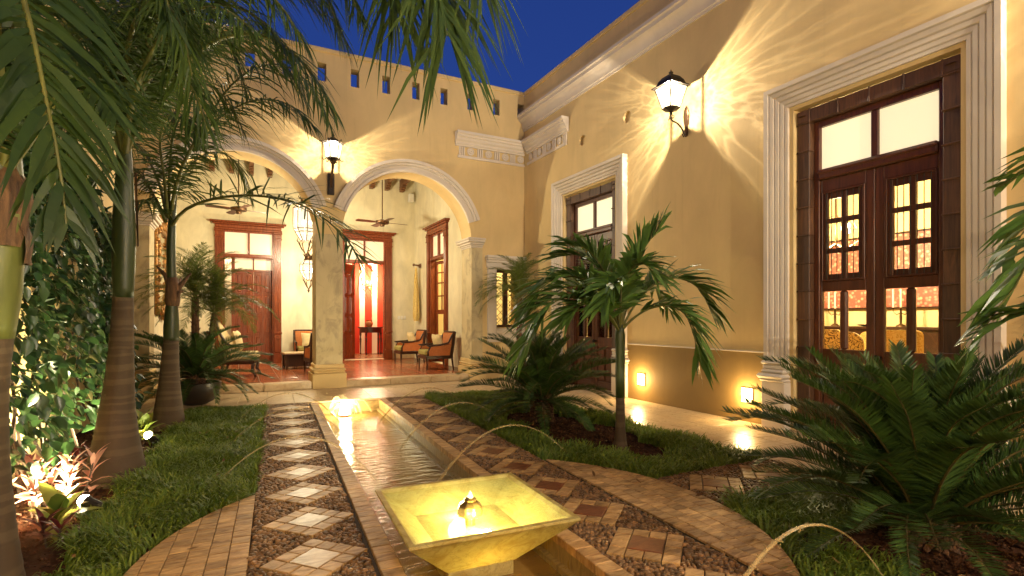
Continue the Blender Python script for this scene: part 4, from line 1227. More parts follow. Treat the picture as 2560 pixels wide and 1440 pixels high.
def house_door(c):
    # mouldings round the opening (local s along y, o out of the wall to -x)
    m4 = Matrix(((0, -1, 0, HX), (1, 0, 0, c), (0, 0, 1, 0), (0, 0, 0, 1)))
    sur = MB(m4)
    prof = [(-.004, -.02), (-.004, .03), (.028, .034), (.036, .020), (.046, .038), (.082, .046), (.090, .032), (.100, .054), (.138, .062), (.146, .048), (.156, .072), (.196, .084), (.204, .070), (.214, .098), (.262, .102), (.262, -.02)]
    zi, hi = 3.765, .855
    sur.sweep(prof, [((-hi, 0, .80), (-1, 0, 0), (0, 1, 0)), ((-hi, 0, zi), (-1, 0, 1), (0, 1, 0)), ((hi, 0, zi), (1, 0, 1), (0, 1, 0)), ((hi, 0, .80), (1, 0, 0), (0, 1, 0))])
    door = sur.build('door', 'trim', house)
    for s in (-1, 1):
        mb = MB(m4); a, b = sorted((s * .835, s * 1.125))
        for p, z0, z1, ch in ((.115, .008, .56, .006), (.135, .5605, .595, .015), (.165, .5955, .655, .028), (.125, .6555, .705, .02), (.108, .7055, .76, .012), (.128, .7605, .805, .02)):
            e = p - .115 + .012
            mb.box(a - e * (s < 0) - .0, b + e * (s > 0), -.02, p, z0, z1, ch)
        mb.build('pedestal', 'trim', door, smooth=30)
    # frame of short wooden blocks bound with bands
    o0, o1 = -.17, -.05
    zt = 3.54; n = 11; h = (zt - .02) / n
    for s in (-1, 1):
        a, b = sorted((s * .64, s * .785))
        for i in range(n):
            mb = MB(m4); mb.box(a, b, o0, o1 + random.uniform(-.006, .004), .02 + i * h + .004, .02 + (i + 1) * h - .004, .008); mb.build('frame_block', 'blockwood', door)
            mb = MB(m4); mb.box(a - .006, b + .006, o0, o1 + .012, .02 + (i + 1) * h - .0095, .02 + (i + 1) * h + .0095, .005); mb.build('frame_band', 'blockwood', door)
        mb = MB(m4); mb.box(a, b, o0, o1 + .008, zt + .01, 3.69, .008)
        mb.lathe([(.05, 0), (.03, .014), (1e-3, .02)], 6, ((a + b) / 2, o1 + .0, zt + .08)); mb.build('frame_corner', 'blockwood', door)
    k = 4; L = 1.28 / k
    for i in range(k):
        mb = MB(m4); mb.box(-.64 + i * L + .004, -.64 + (i + 1) * L - .004, o0, o1 + random.uniform(-.006, .004), zt, 3.69, .008); mb.build('frame_block', 'blockwood', door)
    for i in range(k + 1):
        x = -.64 + i * L
        mb = MB(m4); mb.box(x - .0095, x + .0095, o0, o1 + .012, zt - .006, 3.696, .005); mb.build('frame_band', 'blockwood', door)
    # fixed frame and transom
    f = MB(m4)
    f.box(-.638, -.575, -.215, -.13, .02, zt - .002, .006); f.box(.575, .638, -.215, -.13, .02, zt - .002, .006)
    f.box(-.5745, .5745, -.215, -.13, 3.47, zt - .002, .006); f.box(-.035, .035, -.205, -.145, 2.985, 3.4695, .006)
    f.box(-.5745, .5745, -.215, -.10, 2.87, 2.985, .014); f.box(-.575, .575, -.16, -.08, 2.93, 2.965, .012)
    f.build('frame', 'darkwood', door)
    for s in (-1, 1):
        mb = MB(m4); a, b = sorted((s * .0355, s * .5745)); mb.box(a, b, -.185, -.178, 2.9855, 3.4695); mb.build('transom_pane', 'frost', door)
    # two glazed leaves
    for s in (-1, 1):
        def bx(mb, a, b, o0_, o1_, z0, z1, ch=.005):
            a, b = sorted((s * a, s * b)); mb.box(a, b, o0_, o1_, z0, z1, ch)
        mb = MB(m4)
        bx(mb, .003, .088, -.205, -.155, .03, 2.868); bx(mb, .560, .574, -.205, -.155, .03, 2.868)
        for z0, z1 in ((2.735, 2.868), (1.612, 1.722), (.80, .968), (.03, .16)): bx(mb, .0885, .5595, -.204, -.156, z0, z1)
        bx(mb, .285, .365, -.204, -.150, .9685, 1.6115, .018)
        bx(mb, .0885, .5595, -.195, -.175, .1605, .7995, .002)
        for a, b in ((.105, .30), (.345, .545)): bx(mb, a, b, -.175, -.150, .19, .77, .022)
        lf = mb.build('leaf', 'darkwood', door)
        mb = MB(m4)
        for a, b, z0, z1 in ((.095, .12, 1.725, 2.732), (.545, .5595, 1.725, 2.732), (.1205, .5445, 1.725, 1.745), (.1205, .5445, 2.712, 2.732)): bx(mb, a, b, -.16, -.142, z0, z1, .004)
        bx(mb, .089, .168, -.2035, -.1605, 1.7225, 2.7345); bx(mb, .500, .5592, -.2035, -.1605, 1.7225, 2.7345); bx(mb, .304, .362, -.2045, -.178, 1.7225, 2.7345)
        for z0, z1 in ((1.7225, 1.805), (2.035, 2.088), (2.372, 2.424), (2.645, 2.7345)):
            for a, b in ((.1685, .3035), (.3625, .4995)): bx(mb, a, b, -.206, -.18, z0, z1, .004)
        bx(mb, .1205, .5445, -.185, -.160, 2.035, 2.088, .004); bx(mb, .1205, .5445, -.185, -.160, 2.372, 2.424, .004)
        mb.build('sash', 'darkwood', door)
        for i in range(7):
            x = s * (.155 + i * .0585)
            mb = MB(m4); mb.tube([(x, -.150, 1.735), (x, -.150, 2.72)], .0045, 6); mb.build('iron_bar', 'iron', door)
        for a, b, z0, z1 in ((.1685, .3035, 1.8055, 2.0345), (.3625, .4995, 1.8055, 2.0345), (.1685, .3035, 2.0885, 2.3715), (.3625, .4995, 2.0885, 2.3715), (.1685, .3035, 2.4245, 2.6445), (.3625, .4995, 2.4245, 2.6445), (.0885, .2845, .9685, 1.6115), (.3655, .5595, .9685, 1.6115)):
            mb = MB(m4); bx(mb, a, b, -.192, -.188, z0, z1, 0); mb.build('pane', 'pane', door)
    mb = MB(m4 @ Matrix.Translation((-.045, -.155, .90)) @ Matrix.Rotation(-PI / 2, 4, 'X')); mb.lathe([(.022, 0), (.022, .012), (.010, .016), (.010, .035), (.030, .045), (.034, .062), (.022, .078), (1e-4, .082)], 14)
    mb.build('knob', 'iron', door, smooth=40)
    mb = MB(m4); mb.box(-.80, .80, -.43, .02, .0, .02); mb.build('threshold', 'tile_pale', door)
    return door
dr = house_door(DC[0]); dr['label'] = 'tall dark door whose lower panes show patterned chairs and a blossom painting'
dr = house_door(DC[1]); dr['label'] = 'tall dark door in the wall behind the broad leaved palm'

# dining room behind the doors
RX0, RX1, RY0, RY1, RZ0, RZ1 = HX + DT, 9.70, 0.6, 9.9, 0.25, 4.6
mb = MB(); mb.box(RX1, RX1 + .1, RY0, RY1, 0, RZ1); mb.build('room_wall', 'room', house)
mb = MB(); mb.box(RX0, RX1, RY0 - .1, RY0, 0, RZ1); mb.build('room_wall', 'room', house)
mb = MB(); mb.box(RX0, RX1, RY1, RY1 + .1, 0, RZ1); mb.build('room_wall', 'room', house)
mb = MB(); mb.box(RX0 - .02, RX1 + .1, RY0 - .1, RY1 + .1, RZ1, RZ1 + .1); mb.build('room_ceiling', 'room', house)
mb = MB(); mb.box(RX0, RX1, RY0, RY1, 0.0, RZ0); structure(mb.build('floor', 'terracotta'))

# ------------------------------------------------------------------ garden wall with the creeper
gw = MB(); gw.box(GX0 - .3, GX0, -3.998, HYW - .002, 0, 4.6)
gwall = gw.build('garden_wall', 'wall')
gw = MB(); gw.box(GX0 - .3, HX + .4, -4.3, -4.0, 0, 4.6)
tag(gw.build('garden_wall', 'wall'), 'low yellow wall closing the near end of the garden behind the camera', 'wall')
tag(gwall, 'yellow garden wall behind the leafy creeper and the palm trunks', 'wall')
# ------------------------------------------------------------------ lamps
def light_pattern(light, base=0.85, ridge=1.2, scale=7.5):
    """web pattern painted into the emission in place of hand-blown glass: bright threads and soft dark cells by direction"""
    light.use_nodes = True
    n, l = light.node_tree.nodes, light.node_tree.links
    em = n['Emission']
    tc = n.new('ShaderNodeTexCoord')
    nz = n.new('ShaderNodeTexNoise'); nz.inputs['Scale'].default_value = 2.5; nz.inputs['Detail'].default_value = 3
    l.new(tc.outputs['Normal'], nz.inputs['Vector'])
    sc = n.new('ShaderNodeVectorMath'); sc.operation = 'SCALE'; sc.inputs[3].default_value = 0.55
    l.new(nz.outputs[1], sc.inputs[0])
    ad = n.new('ShaderNodeVectorMath'); ad.operation = 'ADD'
    l.new(tc.outputs['Normal'], ad.inputs[0]); l.new(sc.outputs[0], ad.inputs[1])
    vo = n.new('ShaderNodeTexVoronoi'); vo.feature = 'DISTANCE_TO_EDGE'; vo.inputs['Scale'].default_value = scale
    l.new(ad.outputs[0], vo.inputs['Vector'])
    thr = ramp(n, l, vo.outputs[0], 0.0, 0.16, (1, 1, 1), (0, 0, 0))
    thr = math_(n, l, 'POWER', thr, 1.8)
    soft = ramp(n, l, nz.outputs[0], 0.36, 0.64)
    own = n.new('ShaderNodeSeparateXYZ'); l.new(tc.outputs['Normal'], own.inputs[0])
    thr = math_(n, l, 'MULTIPLY', thr, ramp(n, l, math_(n, l, 'MULTIPLY', own.outputs[0], -1.0), 0.02, 0.10))
    v = math_(n, l, 'ADD', math_(n, l, 'MULTIPLY', thr, ridge), math_(n, l, 'MULTIPLY', soft, 0.9))
    v = math_(n, l, 'ADD', v, base)
    sx = n.new('ShaderNodeSeparateXYZ'); l.new(tc.outputs['Normal'], sx.inputs[0])
    back_ = math_(n, l, 'MAXIMUM', math_(n, l, 'MULTIPLY', sx.outputs[0], -1.0), 0.0)
    v = math_(n, l, 'MULTIPLY', v, math_(n, l, 'ADD', math_(n, l, 'POWER', math_(n, l, 'SUBTRACT', 1.0, back_), 1.7), 0.04))  # emission dimmed towards its own wall to flatten the hot spot
    l.new(v, em.inputs['Strength'])

def wall_lantern(name, label, loc, rotz, sides, wt_, wb, h, arm, watts, style, group=None, webbed=True):
    """wall lantern built out along +x; glass body centred at x = arm, glass bottom at z = 0"""
    t = thing(name, label, 'wall lantern', loc, rotz, group)
    ro = PI / sides
    k = 1 / math.cos(PI / sides)
    def corner(i, r, z): a = ro + 2 * PI * i / sides; return Vector((arm + r * k * math.cos(a), r * k * math.sin(a), z))
    rf = MB()
    rf.lathe([(k * (wt_ + .035), h), (k * (wt_ + .03), h + .018), (k * wt_ * .93, h + .035), (k * wt_ * .80, h + .095), (k * wt_ * .55, h + .15), (k * wt_ * .30, h + .172), (.03, h + .178), (.026, h + .20), (.034, h + .215), (.012, h + .235), (1e-3, h + .26)] if style == 0 else
             [(k * (wt_ + .02), h), (k * wt_ * .9, h + .02), (k * wt_ * .7, h + .05), (k * wt_ * .3, h + .11), (.02, h + .13), (.03, h + .15), (.012, h + .19), (1e-3, h + .24)], sides if style == 0 else sides * 2, (arm, 0, 0), ro)
    roof = rf.build('roof', 'iron', t)
    fr = MB()
    for i in range(sides):
        fr.tube([corner(i, wb, 0), corner(i, wt_, h)], .0075, 5)
        fr.tube([corner(i, wb, 0), corner(i + 1, wb, 0)], .008, 5); fr.tube([corner(i, wt_, h), corner(i + 1, wt_, h)], .008, 5)
        if style == 1:      # curled leaf tips on the corners
            a = ro + 2 * PI * i / sides; d = Vector((math.cos(a), math.sin(a), 0))
            for z0, sg in ((h, 1), (0.0, -1)):
                b0 = corner(i, wt_ if sg > 0 else wb, z0)
                fr.tube([b0, b0 + d * .03 + Vector((0, 0, .03 * sg)), b0 + d * .06 + Vector((0, 0, .035 * sg)), b0 + d * .07 + Vector((0, 0, .01 * sg)), b0 + d * .05 + Vector((0, 0, .005 * sg))], [.008, .008, .007, .006, .004], 5)
    fr.build('frame', 'iron', t)
    for i in range(sides):
        mb = MB(); q = [corner(i, wb - .002, .003), corner(i + 1, wb - .002, .003), corner(i + 1, wt_ - .002, h - .003), corner(i, wt_ - .002, h - .003)]
        mb.add(q, [(0, 1, 2, 3)]); mb.build('pane', 'lamp_glass', t)
    cup = MB(); cup.lathe([(k * wb, -.001), (k * wb * .9, -.02), (.03, -.045), (.016, -.06), (.022, -.075), (.01, -.09), (1e-3, -.10)], sides * 2, (arm, 0, 0), ro)
    cup.build('cup', 'iron', t)
    bk = MB()
    if style == 0:
        bk.tube([(arm, 0, -.08), (arm + .02, 0, -.13), (arm - .03, 0, -.17), (arm - .12, 0, -.19), (.10, 0, -.24), (.035, 0, -.33), (.06, 0, -.36), (.085, 0, -.335), (.06, 0, -.315)], [.010, .010, .011, .012, .013, .014, .012, .010, .007], 6)
        for s in (-1, 1):
            bk.tube([(arm, s * .004, -.09), (arm - .02, s * .045, -.12), (arm, s * .05, -.155), (arm + .015, s * .02, -.145), (arm, s * .012, -.125)], .005, 5)
        bk.build('bracket', 'iron', t)
        pl_ = MB(); pl_.lathe([(.001, -.36), (.03, -.35), (.042, -.29), (.03, -.22), (.05, -.13), (.056, -.05), (.04, .03), (.02, .07), (.001, .09)], 10, (.014, 0, 0), 0, None, 1.0)
        pl_.v = [(max(.001, .010 + (x - .014) * .25), y, z) for x, y, z in pl_.v]
        pl_.build('wall_plate', 'bronze', t)
    else:
        bk.tube([(arm, 0, -.08), (arm - .02, 0, -.16), (arm - .10, 0, -.25), (.07, 0, -.38), (.05, 0, -.5)], [.028, .024, .022, .024, .026], 7)
        for a in range(5):
            an = a * 2 * PI / 5; d = Vector((math.cos(an), math.sin(an), 0))
            bk.tube([Vector((arm, 0, -.12)), Vector((arm, 0, -.06)) + d * .045, Vector((arm, 0, .0)) + d * .07, Vector((arm, 0, .015)) + d * .085], [.014, .016, .012, .003], 5)
        bk.build('bracket', 'bronze', t)
        mb = MB(); mb.box(.001, .045, -.062, .062, -.62, -.22, .008); mb.box(.0455, .06, -.045, .045, -.60, -.30, .01); mb.build('wall_plate', 'iron', t)
    bl = MB(); bl.ball((arm, 0, h * .45), .022, 7, 1.5); bl.build('bulb', 'bulb', t)
    L = point_light('lantern_light', (arm, 0, h * .5), watts, (1.0, 0.86, 0.65), 0.012, t)
    if webbed: light_pattern(L.data)
    return t, L
KL = 2.0
wall_lantern('wall_lantern', 'square iron wall lantern throwing webs of light high on the ochre wall', (HX, 5.60, 4.27), PI, 4, .155, .085, .29, .30, 80 * KL, 0)
wall_lantern('wall_lantern', 'curled many sided wall lantern between the two arches', (1.56, HYW, 4.26), -PI / 2, 6, .15, .10, .27, .26, 44 * KL, 1)
wall_lantern('wall_lantern', 'square iron wall lantern past the main door close to the camera', (HX, 0.70, 4.27), PI, 4, .155, .085, .29, .30, 80 * KL, 0)
for x, lab in ((.7, 'added unseen fill lantern on the near end wall towards the palms'), (4.2, 'added unseen fill lantern on the near end wall towards the house')):
    wall_lantern('wall_lantern', lab, (x, -4.0, 2.9), PI / 2, 4, .155, .085, .29, .30, (90 if x < 1 else 470) * KL, 0, None, False)  # unseen lanterns added as warm fill from behind the camera

wall_lantern('wall_lantern', 'added unseen fill lantern on the garden wall beyond the near edge of the picture', (GX0, -2.0, 3.0), 0, 4, .155, .085, .29, .30, 130 * KL, 0, None, False)  # added out of view to fill the house wall and plants with light

def step_light(loc, label):
    t = thing('step_light', label, 'wall light', loc)
    mb = MB()
    for a, b, c, d in ((-.070, .070, .080, .090), (-.070, .070, -.090, -.080), (-.080, -.070, -.090, .090), (.070, .080, -.090, .090)): mb.box(-.018, .004, a, b, c, d)
    mb.build('frame', 'white', t)
    mb = MB(); mb.box(-.012, .003, -.0695, .0695, -.0795, .0795); mb.build('glass', 'step_glass', t)
    point_light('step_light', (-.10, 0, 0), 8.0, (1.0, 0.70, 0.30), 0.05, t)
step_light((HX - .006, 6.545, .344), 'glowing square wall light in the dado nearer the arcade')
step_light((HX - .006, 4.571, .341), 'glowing square wall light in the dado beside the main door pedestal')

def uplight(loc, aim, label, watts, size=110):
    t = thing('garden_spotlight', label, 'garden light', loc)
    d = (Vector(aim) - Vector(loc)).normalized()
    q = d.to_track_quat('Z', 'Y').to_matrix().to_4x4()
    m4 = Matrix.Translation((0, 0, .10)) @ q
    mb = MB(m4); mb.lathe([(.025, -.07), (.034, -.05), (.036, .02), (.042, .024), (.042, .04)], 12); mb.build('housing', 'iron', t)
    mb = MB(m4); mb.lathe([(.0405, .0405), (.040, .055), (.026, .075), (1e-4, .082)], 12); mb.build('lens', 'hot', t)
    mb = MB(); mb.tube([(0, 0, -.06), (0, 0, .05)], .008, 6); mb.build('spike', 'iron', t)
    p = Vector((0, 0, .10)) + d * .095
    o = spot_light('spot', p, p + d, watts, (1.0, 0.86, 0.50), size, .8, .03, t)
    return t
uplight((-.792, 6.60, -.03), (-1.25, 6.25, .55), 'garden spotlight beside the yellow green croton between two palms', 60)
uplight((-.868, 4.43, -.03), (-1.40, 4.62, .25), 'garden spotlight beside the pink leaved shrub', 230, 120)
uplight((-.985, 5.98, -.03), (-1.55, 5.75, .75), 'garden spotlight hidden behind the middle palm aimed at the creeper', 85, 130)
uplight((-.90, 2.20, -.03), (-1.45, 3.5, 2.6), 'garden spotlight at the foot of the nearest palm', 45, 70)

# hanging lanterns of the gallery
def pendant(label, loc, rad, prof, leafz, chain_top, watts):
    t = thing('pendant_lantern', label, 'hanging lantern', loc)
    n = 8
    gl = MB(); gl.lathe([(rad * r, z) for r, z in prof], n); g_ = gl.build('glass', 'pendant_glass', t)
    fr = MB()
    for i in range(n):
        a = 2 * PI * i / n
        fr.tube([Vector((rad * r * 1.01 * math.cos(a), rad * r * 1.01 * math.sin(a), z)) for r, z in prof], .009, 5)
    for r, z in prof:
        fr.tube([Vector((rad * r * 1.01 * math.cos(2 * PI * i / n), rad * r * 1.01 * math.sin(2 * PI * i / n), z)) for i in range(n + 1)], .009, 5, False)
    zt, zb = prof[-1][1], prof[0][1]
    fr.build('cage', 'bronze', t)
    cr = MB(); cr.lathe([(rad * prof[-1][0] * 1.05, zt + .003), (rad * .45, zt + .05), (rad * .42, zt + .11), (rad * .2, zt + .14), (.02, zt + .17), (.012, zt + .22)], 16)
    for i in range(n):
        a = 2 * PI * i / n; c = Vector((math.cos(a), math.sin(a), 0))
        cr.tube([c * rad * .45 + Vector((0, 0, zt + .10)), c * rad * .6 + Vector((0, 0, zt + .15)), c * rad * .52 + Vector((0, 0, zt + .19))], [.012, .010, .003], 5)
    cr.build('crown', 'bronze', t)
    lf = MB()
    for i in range(4):
        a = 2 * PI * i / 4 + .4; c = Vector((math.cos(a), math.sin(a), 0))
        r0 = rad * prof[0][0]
        lf.tube([c * r0 * 1.1 + Vector((0, 0, zb)), c * r0 * 1.5 + Vector((0, 0, zb - leafz * .2)), c * r0 * .9 + Vector((0, 0, zb - leafz * .6)), Vector((0, 0, zb - leafz))], [.006, .016, .013, .008], 6)
        lf.tube([c * r0 * 1.4 + Vector((0, 0, zb - leafz * .2)), c * r0 * 1.9 + Vector((0, 0, zb - leafz * .05)), c * r0 * 1.8 + Vector((0, 0, zb + .04))], [.014, .012, .002], 5)
    lf.lathe([(.001, -leafz - .09), (.02, -leafz - .06), (.03, -leafz - .02), (.012, -leafz + .02)], 10, (0, 0, zb))
    lf.build('leaf_finial', 'bronze', t)
    cd = MB(); z = zt + .2
    cd.tube([(0, 0, z), (0, 0, chain_top - loc[2])], .008, 6); cd.build('chain', 'iron', t)
    bl = MB()
    for i in range(3):
        a = 2 * PI * i / 3; bl.ball((rad * .35 * math.cos(a), rad * .35 * math.sin(a), (zt + zb) / 2), .03, 6, 1.4)
    bl.build('bulb', 'bulb', t)
    point_light('pendant_light', (0, 0, (zt + zb) / 2), watts, (1.0, 0.86, 0.56), .05, t)
KG = 0.85
pendant('large caged hanging lantern glowing behind the arched palm frond', (1.29, 12.0, 3.3), .25, [(.42, -.34), (.85, -.16), (1.0, -.10), (1.0, .34), (.62, .44)], .30, GZ1, 330 * KG)
pendant('smaller hanging lantern below and behind the large one', (1.61, 14.4, 2.5), .215, [(.35, -.20), (1.0, .02), (1.0, .19), (.55, .30)], .24, GZ1, 130 * KG)
point_light('sconce_light', (3.95, 17.9, 2.60), 75, (1.0, 0.78, 0.46), .05)
point_light('hall_light', (.1, 16.7, 3.2), 40, (1.0, 0.82, 0.55), .08)
point_light('vestibule_light', (5.7, 13.0, 3.4), 130, (1.0, 0.82, 0.46), .08)
point_light('dining_light', (8.3, 8.0, 3.2), 150, (1.0, 0.82, 0.46), .10)

def fan(loc, label, spin):
    t = thing('ceiling_fan', label, 'ceiling fan', loc)
    mb = MB(); mb.tube([(0, 0, .06), (0, 0, GZ1 - .2 - loc[2])], .013, 8); mb.build('rod', 'bronze', t)
    mb = MB(); mb.lathe([(1e-3, -.09), (.05, -.085), (.06, -.05), (.055, -.03), (.15, -.02), (.165, .0), (.165, .045), (.12, .06), (.03, .085)], 18); mb.build('motor', 'bronze', t, smooth=40)
    for i in range(4):
        m4 = Matrix.Rotation(spin + i * PI / 2, 4, 'Z') @ Matrix.Rotation(.16, 4, 'X')
        mb = MB(m4); mb.prism([(.12, -.03), (.25, -.065), (.62, -.08), (.66, 0), (.62, .08), (.25, .065), (.12, .03)], .006, .016, 0, True); mb.build('blade', 'darkwood', t)
    mb = MB(); mb.tube([(.02, .0, -.08), (.02, 0, -.30)], .002, 4); mb.ball((.02, 0, -.31), .012, 5); mb.build('pull_chain', 'bronze', t)
fan((.02, 13.0, 3.68), 'dark ceiling fan on a long rod above the closed gallery doorway', .3)
fan((3.15, 13.0, 3.66), 'dark ceiling fan on a long rod before the doorway to the red room', .1)

# ------------------------------------------------------------------ gallery furniture
def armchair(label, loc, rz, wdt=.66, dep=.66, group=None):
    """faces local -y"""
    t = thing('armchair', label, 'armchair', loc, rz, group)
    w = wdt / 2; d = dep / 2
    mb = MB()
    mb.box(-w, w, -d, -d + .05, .25, .33, .008); mb.box(-w, w, d - .06, d - .01, .25, .33, .008)
    for s in (-1, 1): a, b = sorted((s * w, s * (w - .05))); mb.box(a, b, -d + .0505, d - .0605, .25, .33, .008)
    mb.build('seat_rail', 'chairwood', t)
    for sx in (-1, 1):
        for sy in (-1, 1):
            x, y = sx * (w - .025), sy * (d - .03)
            lg = MB(); lg.tube([(x, y + sy * .03 * (sy > 0), 0), (x, y, .25)], [.016, .026], 6); lg.build('leg', 'chairwood', t)
    mb = MB(); mb.box(-w + .055, w - .055, -d - .01, d - .12, .3305, .46, .03); mb.build('seat_cushion', 'green_seat', t)
    m4 = Matrix.Translation((0, d - .05, .33)) @ Matrix.Rotation(math.radians(-8), 4, 'X')
    mb = MB(m4); mb.box(-w + .03, w - .03, -.055, .03, .02, .52, .02); mb.build('back_pad', 'orange', t)
    mb = MB(m4)
    mb.box(-w - .004, -w + .035, -.035, .04, -.02, .56, .012); mb.box(w - .035, w + .004, -.035, .04, -.02, .56, .012); mb.box(-w + .0355, w - .0355, -.035, .04, .5205, .565, .012)
    mb.build('back_frame', 'chairwood', t)
    for s in (-1, 1):
        x = s * (w - .02)
        mb = MB(); a, b = sorted((s * (w - .038), s * (w - .012)))
        prof = [(-d + .05, .33), (d - .07, .33), (d - .02, .62), (d - .14, .57), (-d + .14, .535), (-d + .08, .52), (-d + .05, .43)]
        m5 = Matrix(((0, 0, 1, 0), (1, 0, 0, 0), (0, 1, 0, 0), (0, 0, 0, 1)))
        mb.m = m5; mb.prism(prof, a, b, 0, True); mb.build('side_panel', 'orange', t)
        mb = MB(); mb.tube([(x, -d + .05, .33), (x, -d + .05, .43), (x, -d + .10, .53), (x, -d + .02, .56), (x, -d + .13, .565), (x, 0, .575), (x, d - .12, .62), (x, d - .05, .76), (x, d + .015, .86)], [.022, .02, .022, .024, .026, .024, .024, .024, .022], 7)
        mb.build('arm', 'chairwood', t, smooth=True)
    return t
def cushion(name, label, loc, rot, s=(.42, .42, .14), mat='cream'):
    mb = MB(); n = 8
    vs = []; fs = []
    for side in (1, -1):
        for i in range(n + 1):
            for j in range(n + 1):
                u, v = 2 * i / n - 1, 2 * j / n - 1
                e = max(0, (1 - u ** 4) * (1 - v ** 4)) ** .5
                pin = 1 - .08 * (1 - abs(u)) * abs(v) ** 3 - .0 
                pin2 = 1 - .08 * (1 - abs(v)) * abs(u) ** 3
                vs.append((u * s[0] / 2 * pin2, v * s[1] / 2 * pin, side * e * s[2] / 2))
    N = (n + 1) ** 2
    for side in range(2):
        for i in range(n):
            for j in range(n):
                a = side * N + i * (n + 1) + j; q = (a, a + n + 1, a + n + 2, a + 1); fs.append(q if side == 0 else q[::-1])
    mb.add(vs, fs); o = mb.build(name, mat, None, loc, smooth=True); o.rotation_euler = rot
    return tag(o, label, 'cushion')
zf = GZ0
armchair('orange armchair by the end pier with a cream cushion leaning in it', (4.14, 11.92, zf), -PI / 2)
cushion('cushion', 'cream cushion leaning in the orange armchair nearest the end pier', (4.20, 11.92, zf + .63), (0, math.radians(72), .1), (.40, .40, .15))
armchair('orange armchair farther in along the end wall below the hanging cloth', (4.10, 13.95, zf), -PI / 2)
cushion('cushion', 'cream cushion in the armchair below the hanging cloth', (4.17, 13.95, zf + .63), (0, math.radians(72), 0), (.40, .40, .15))
armchair('orange armchair against the gallery back wall behind the low table', (1.66, 15.0, zf), 0)
cushion('cushion', 'cream cushion on the armchair behind the low table', (1.70, 14.95, zf + .62), (math.radians(72), 0, .1), (.42, .40, .14))
armchair('armchair beside the column seen from behind', (1.66, 12.30, zf), PI + .12)

# wing chair with a curved cane back
wc = thing('wing_chair', 'high backed cream bergere chair with curved dark frame behind the potted palms', 'armchair', (.02, 12.30, zf), math.radians(80))
mb = MB(); mb.box(-.33, .33, -.34, .28, .26, .34, .02); mb.build('seat_rail', 'chairwood', wc)
for sx in (-1, 1):
    lg = MB(); lg.tube([(sx * .30, -.36, 0), (sx * .31, -.35, .05), (sx * .29, -.30, .13), (sx * .30, -.32, .27)], [.03, .025, .032, .04], 7); lg.build('leg', 'chairwood', wc, smooth=True)
    lg = MB(); lg.tube([(sx * .27, .30, 0), (sx * .27, .24, .27)], [.02, .03], 7); lg.build('leg', 'chairwood', wc)
mb = MB(); mb.box(-.31, .31, -.37, .22, .3405, .50, .05); mb.build('seat_cushion', 'cream', wc)
bk = MB(); pts = []; N = 13
for i in range(N):
    a = PI * i / (N - 1)
    pts.append((-.36 * math.cos(a), .02 + .30 * math.sin(a) ** .7, 0))
vs, fs = [], []
for i, p in enumerate(pts):
    a = PI * i / (N - 1); top = .62 + .50 * math.sin(a) ** 1.3
    for k in range(6):
        z = .34 + (top - .34) * k / 5; lean = .10 * (z - .34)
        vs.append((p[0] * (1 + .05 * k / 5), p[1] + lean, z))
for i in range(N - 1):
    for k in range(5): fs.append((i * 6 + k, i * 6 + k + 1, i * 6 + k + 7, i * 6 + k + 6))
n0 = len(vs); vs += [(x * .93, y - .03, z) for x, y, z in vs]
fs += [tuple(i + n0 for i in f[::-1]) for f in fs]
bk.add(vs, fs); bk.build('back', 'cream', wc, smooth=True)
fr = MB(); fr.tube([Vector(vs[i * 6 + 5]) for i in range(N)], .026, 7); fr.build('back_frame', 'chairwood', wc, smooth=True)
cushion('cushion', 'cream cushion leaning against the curved chair back', (.0, 12.27, zf + .72), (math.radians(78), 0, math.radians(80)), (.46, .44, .15))

ct = thing('coffee_table', 'low dark chest like coffee table in front of the back armchair', 'table', (1.36, 13.62, zf), .06)
mb = MB(); mb.box(-.42, .42, -.32, .32, .355, .385, .006); mb.build('tabletop', 'tile_pale', ct)
mb = MB(); mb.box(-.43, .43, -.33, .33, .33, .3545, .006); mb.box(-.36, .36, -.27, .27, .06, .33, .01); mb.build('body', 'chairwood', ct)
for sx in (-1, 1):
    for sy in (-1, 1):
        mb = MB(); mb.box(sx * .36 - .03, sx * .36 + .03, sy * .27 - .03, sy * .27 + .03, 0, .3295, .008); mb.build('leg', 'chairwood', ct)
mb = MB(); mb.lathe([(.03, 0), (.05, .02), (.085, .05), (.095, .08), (.088, .08), (.05, .04), (1e-4, .03)], 16)
tag(mb.build('bowl', 'bronze', None, (1.50, 13.55, zf + .3855), smooth=40), 'small dark bowl on the low table', 'bowl')

# console with a clay pot in the red room, sconce
cs = thing('console_table', 'half round console table on turned legs in the red striped room', 'table', (4.0, 17.75, zf))
mb = MB(); mb.prism([(.42 * math.cos(t), .40 - .40 * math.sin(t) * 1.0) for t in np.linspace(PI, 0, 17)][::-1], .87, .91, .008, True); mb.build('tabletop', 'chairwood', cs)
mb = MB(); mb.prism([(.37 * math.cos(t), .395 - .35 * math.sin(t)) for t in np.linspace(PI, 0, 17)][::-1], .72, .8695, 0, True); mb.build('apron', 'chairwood', cs)
for x, y in ((-.34, .36), (.34, .36), (-.2, .12), (.2, .12)):
    mb = MB(); mb.lathe([(.018, 0), (.03, .02), (.016, .06), (.022, .3), (.034, .5), (.02, .58), (.036, .66), (.036, .7195)], 10, (x, y, 0)); mb.build('leg', 'chairwood', cs, smooth=True)
mb = MB(); mb.lathe([(.06, 0), (.11, .04), (.13, .11), (.115, .17), (.085, .20), (.10, .235), (.085, .235), (.07, .20)], 18)
tag(mb.build('clay_pot', 'clay', None, (3.90, 17.92, zf + .911), smooth=40), 'round yellow brown clay pot on the console table', 'pot')
sc_ = thing('wall_sconce', 'crystal wall sconce shining on the striped wall of the red room', 'wall lamp', (4.05, 18.38, 2.45))
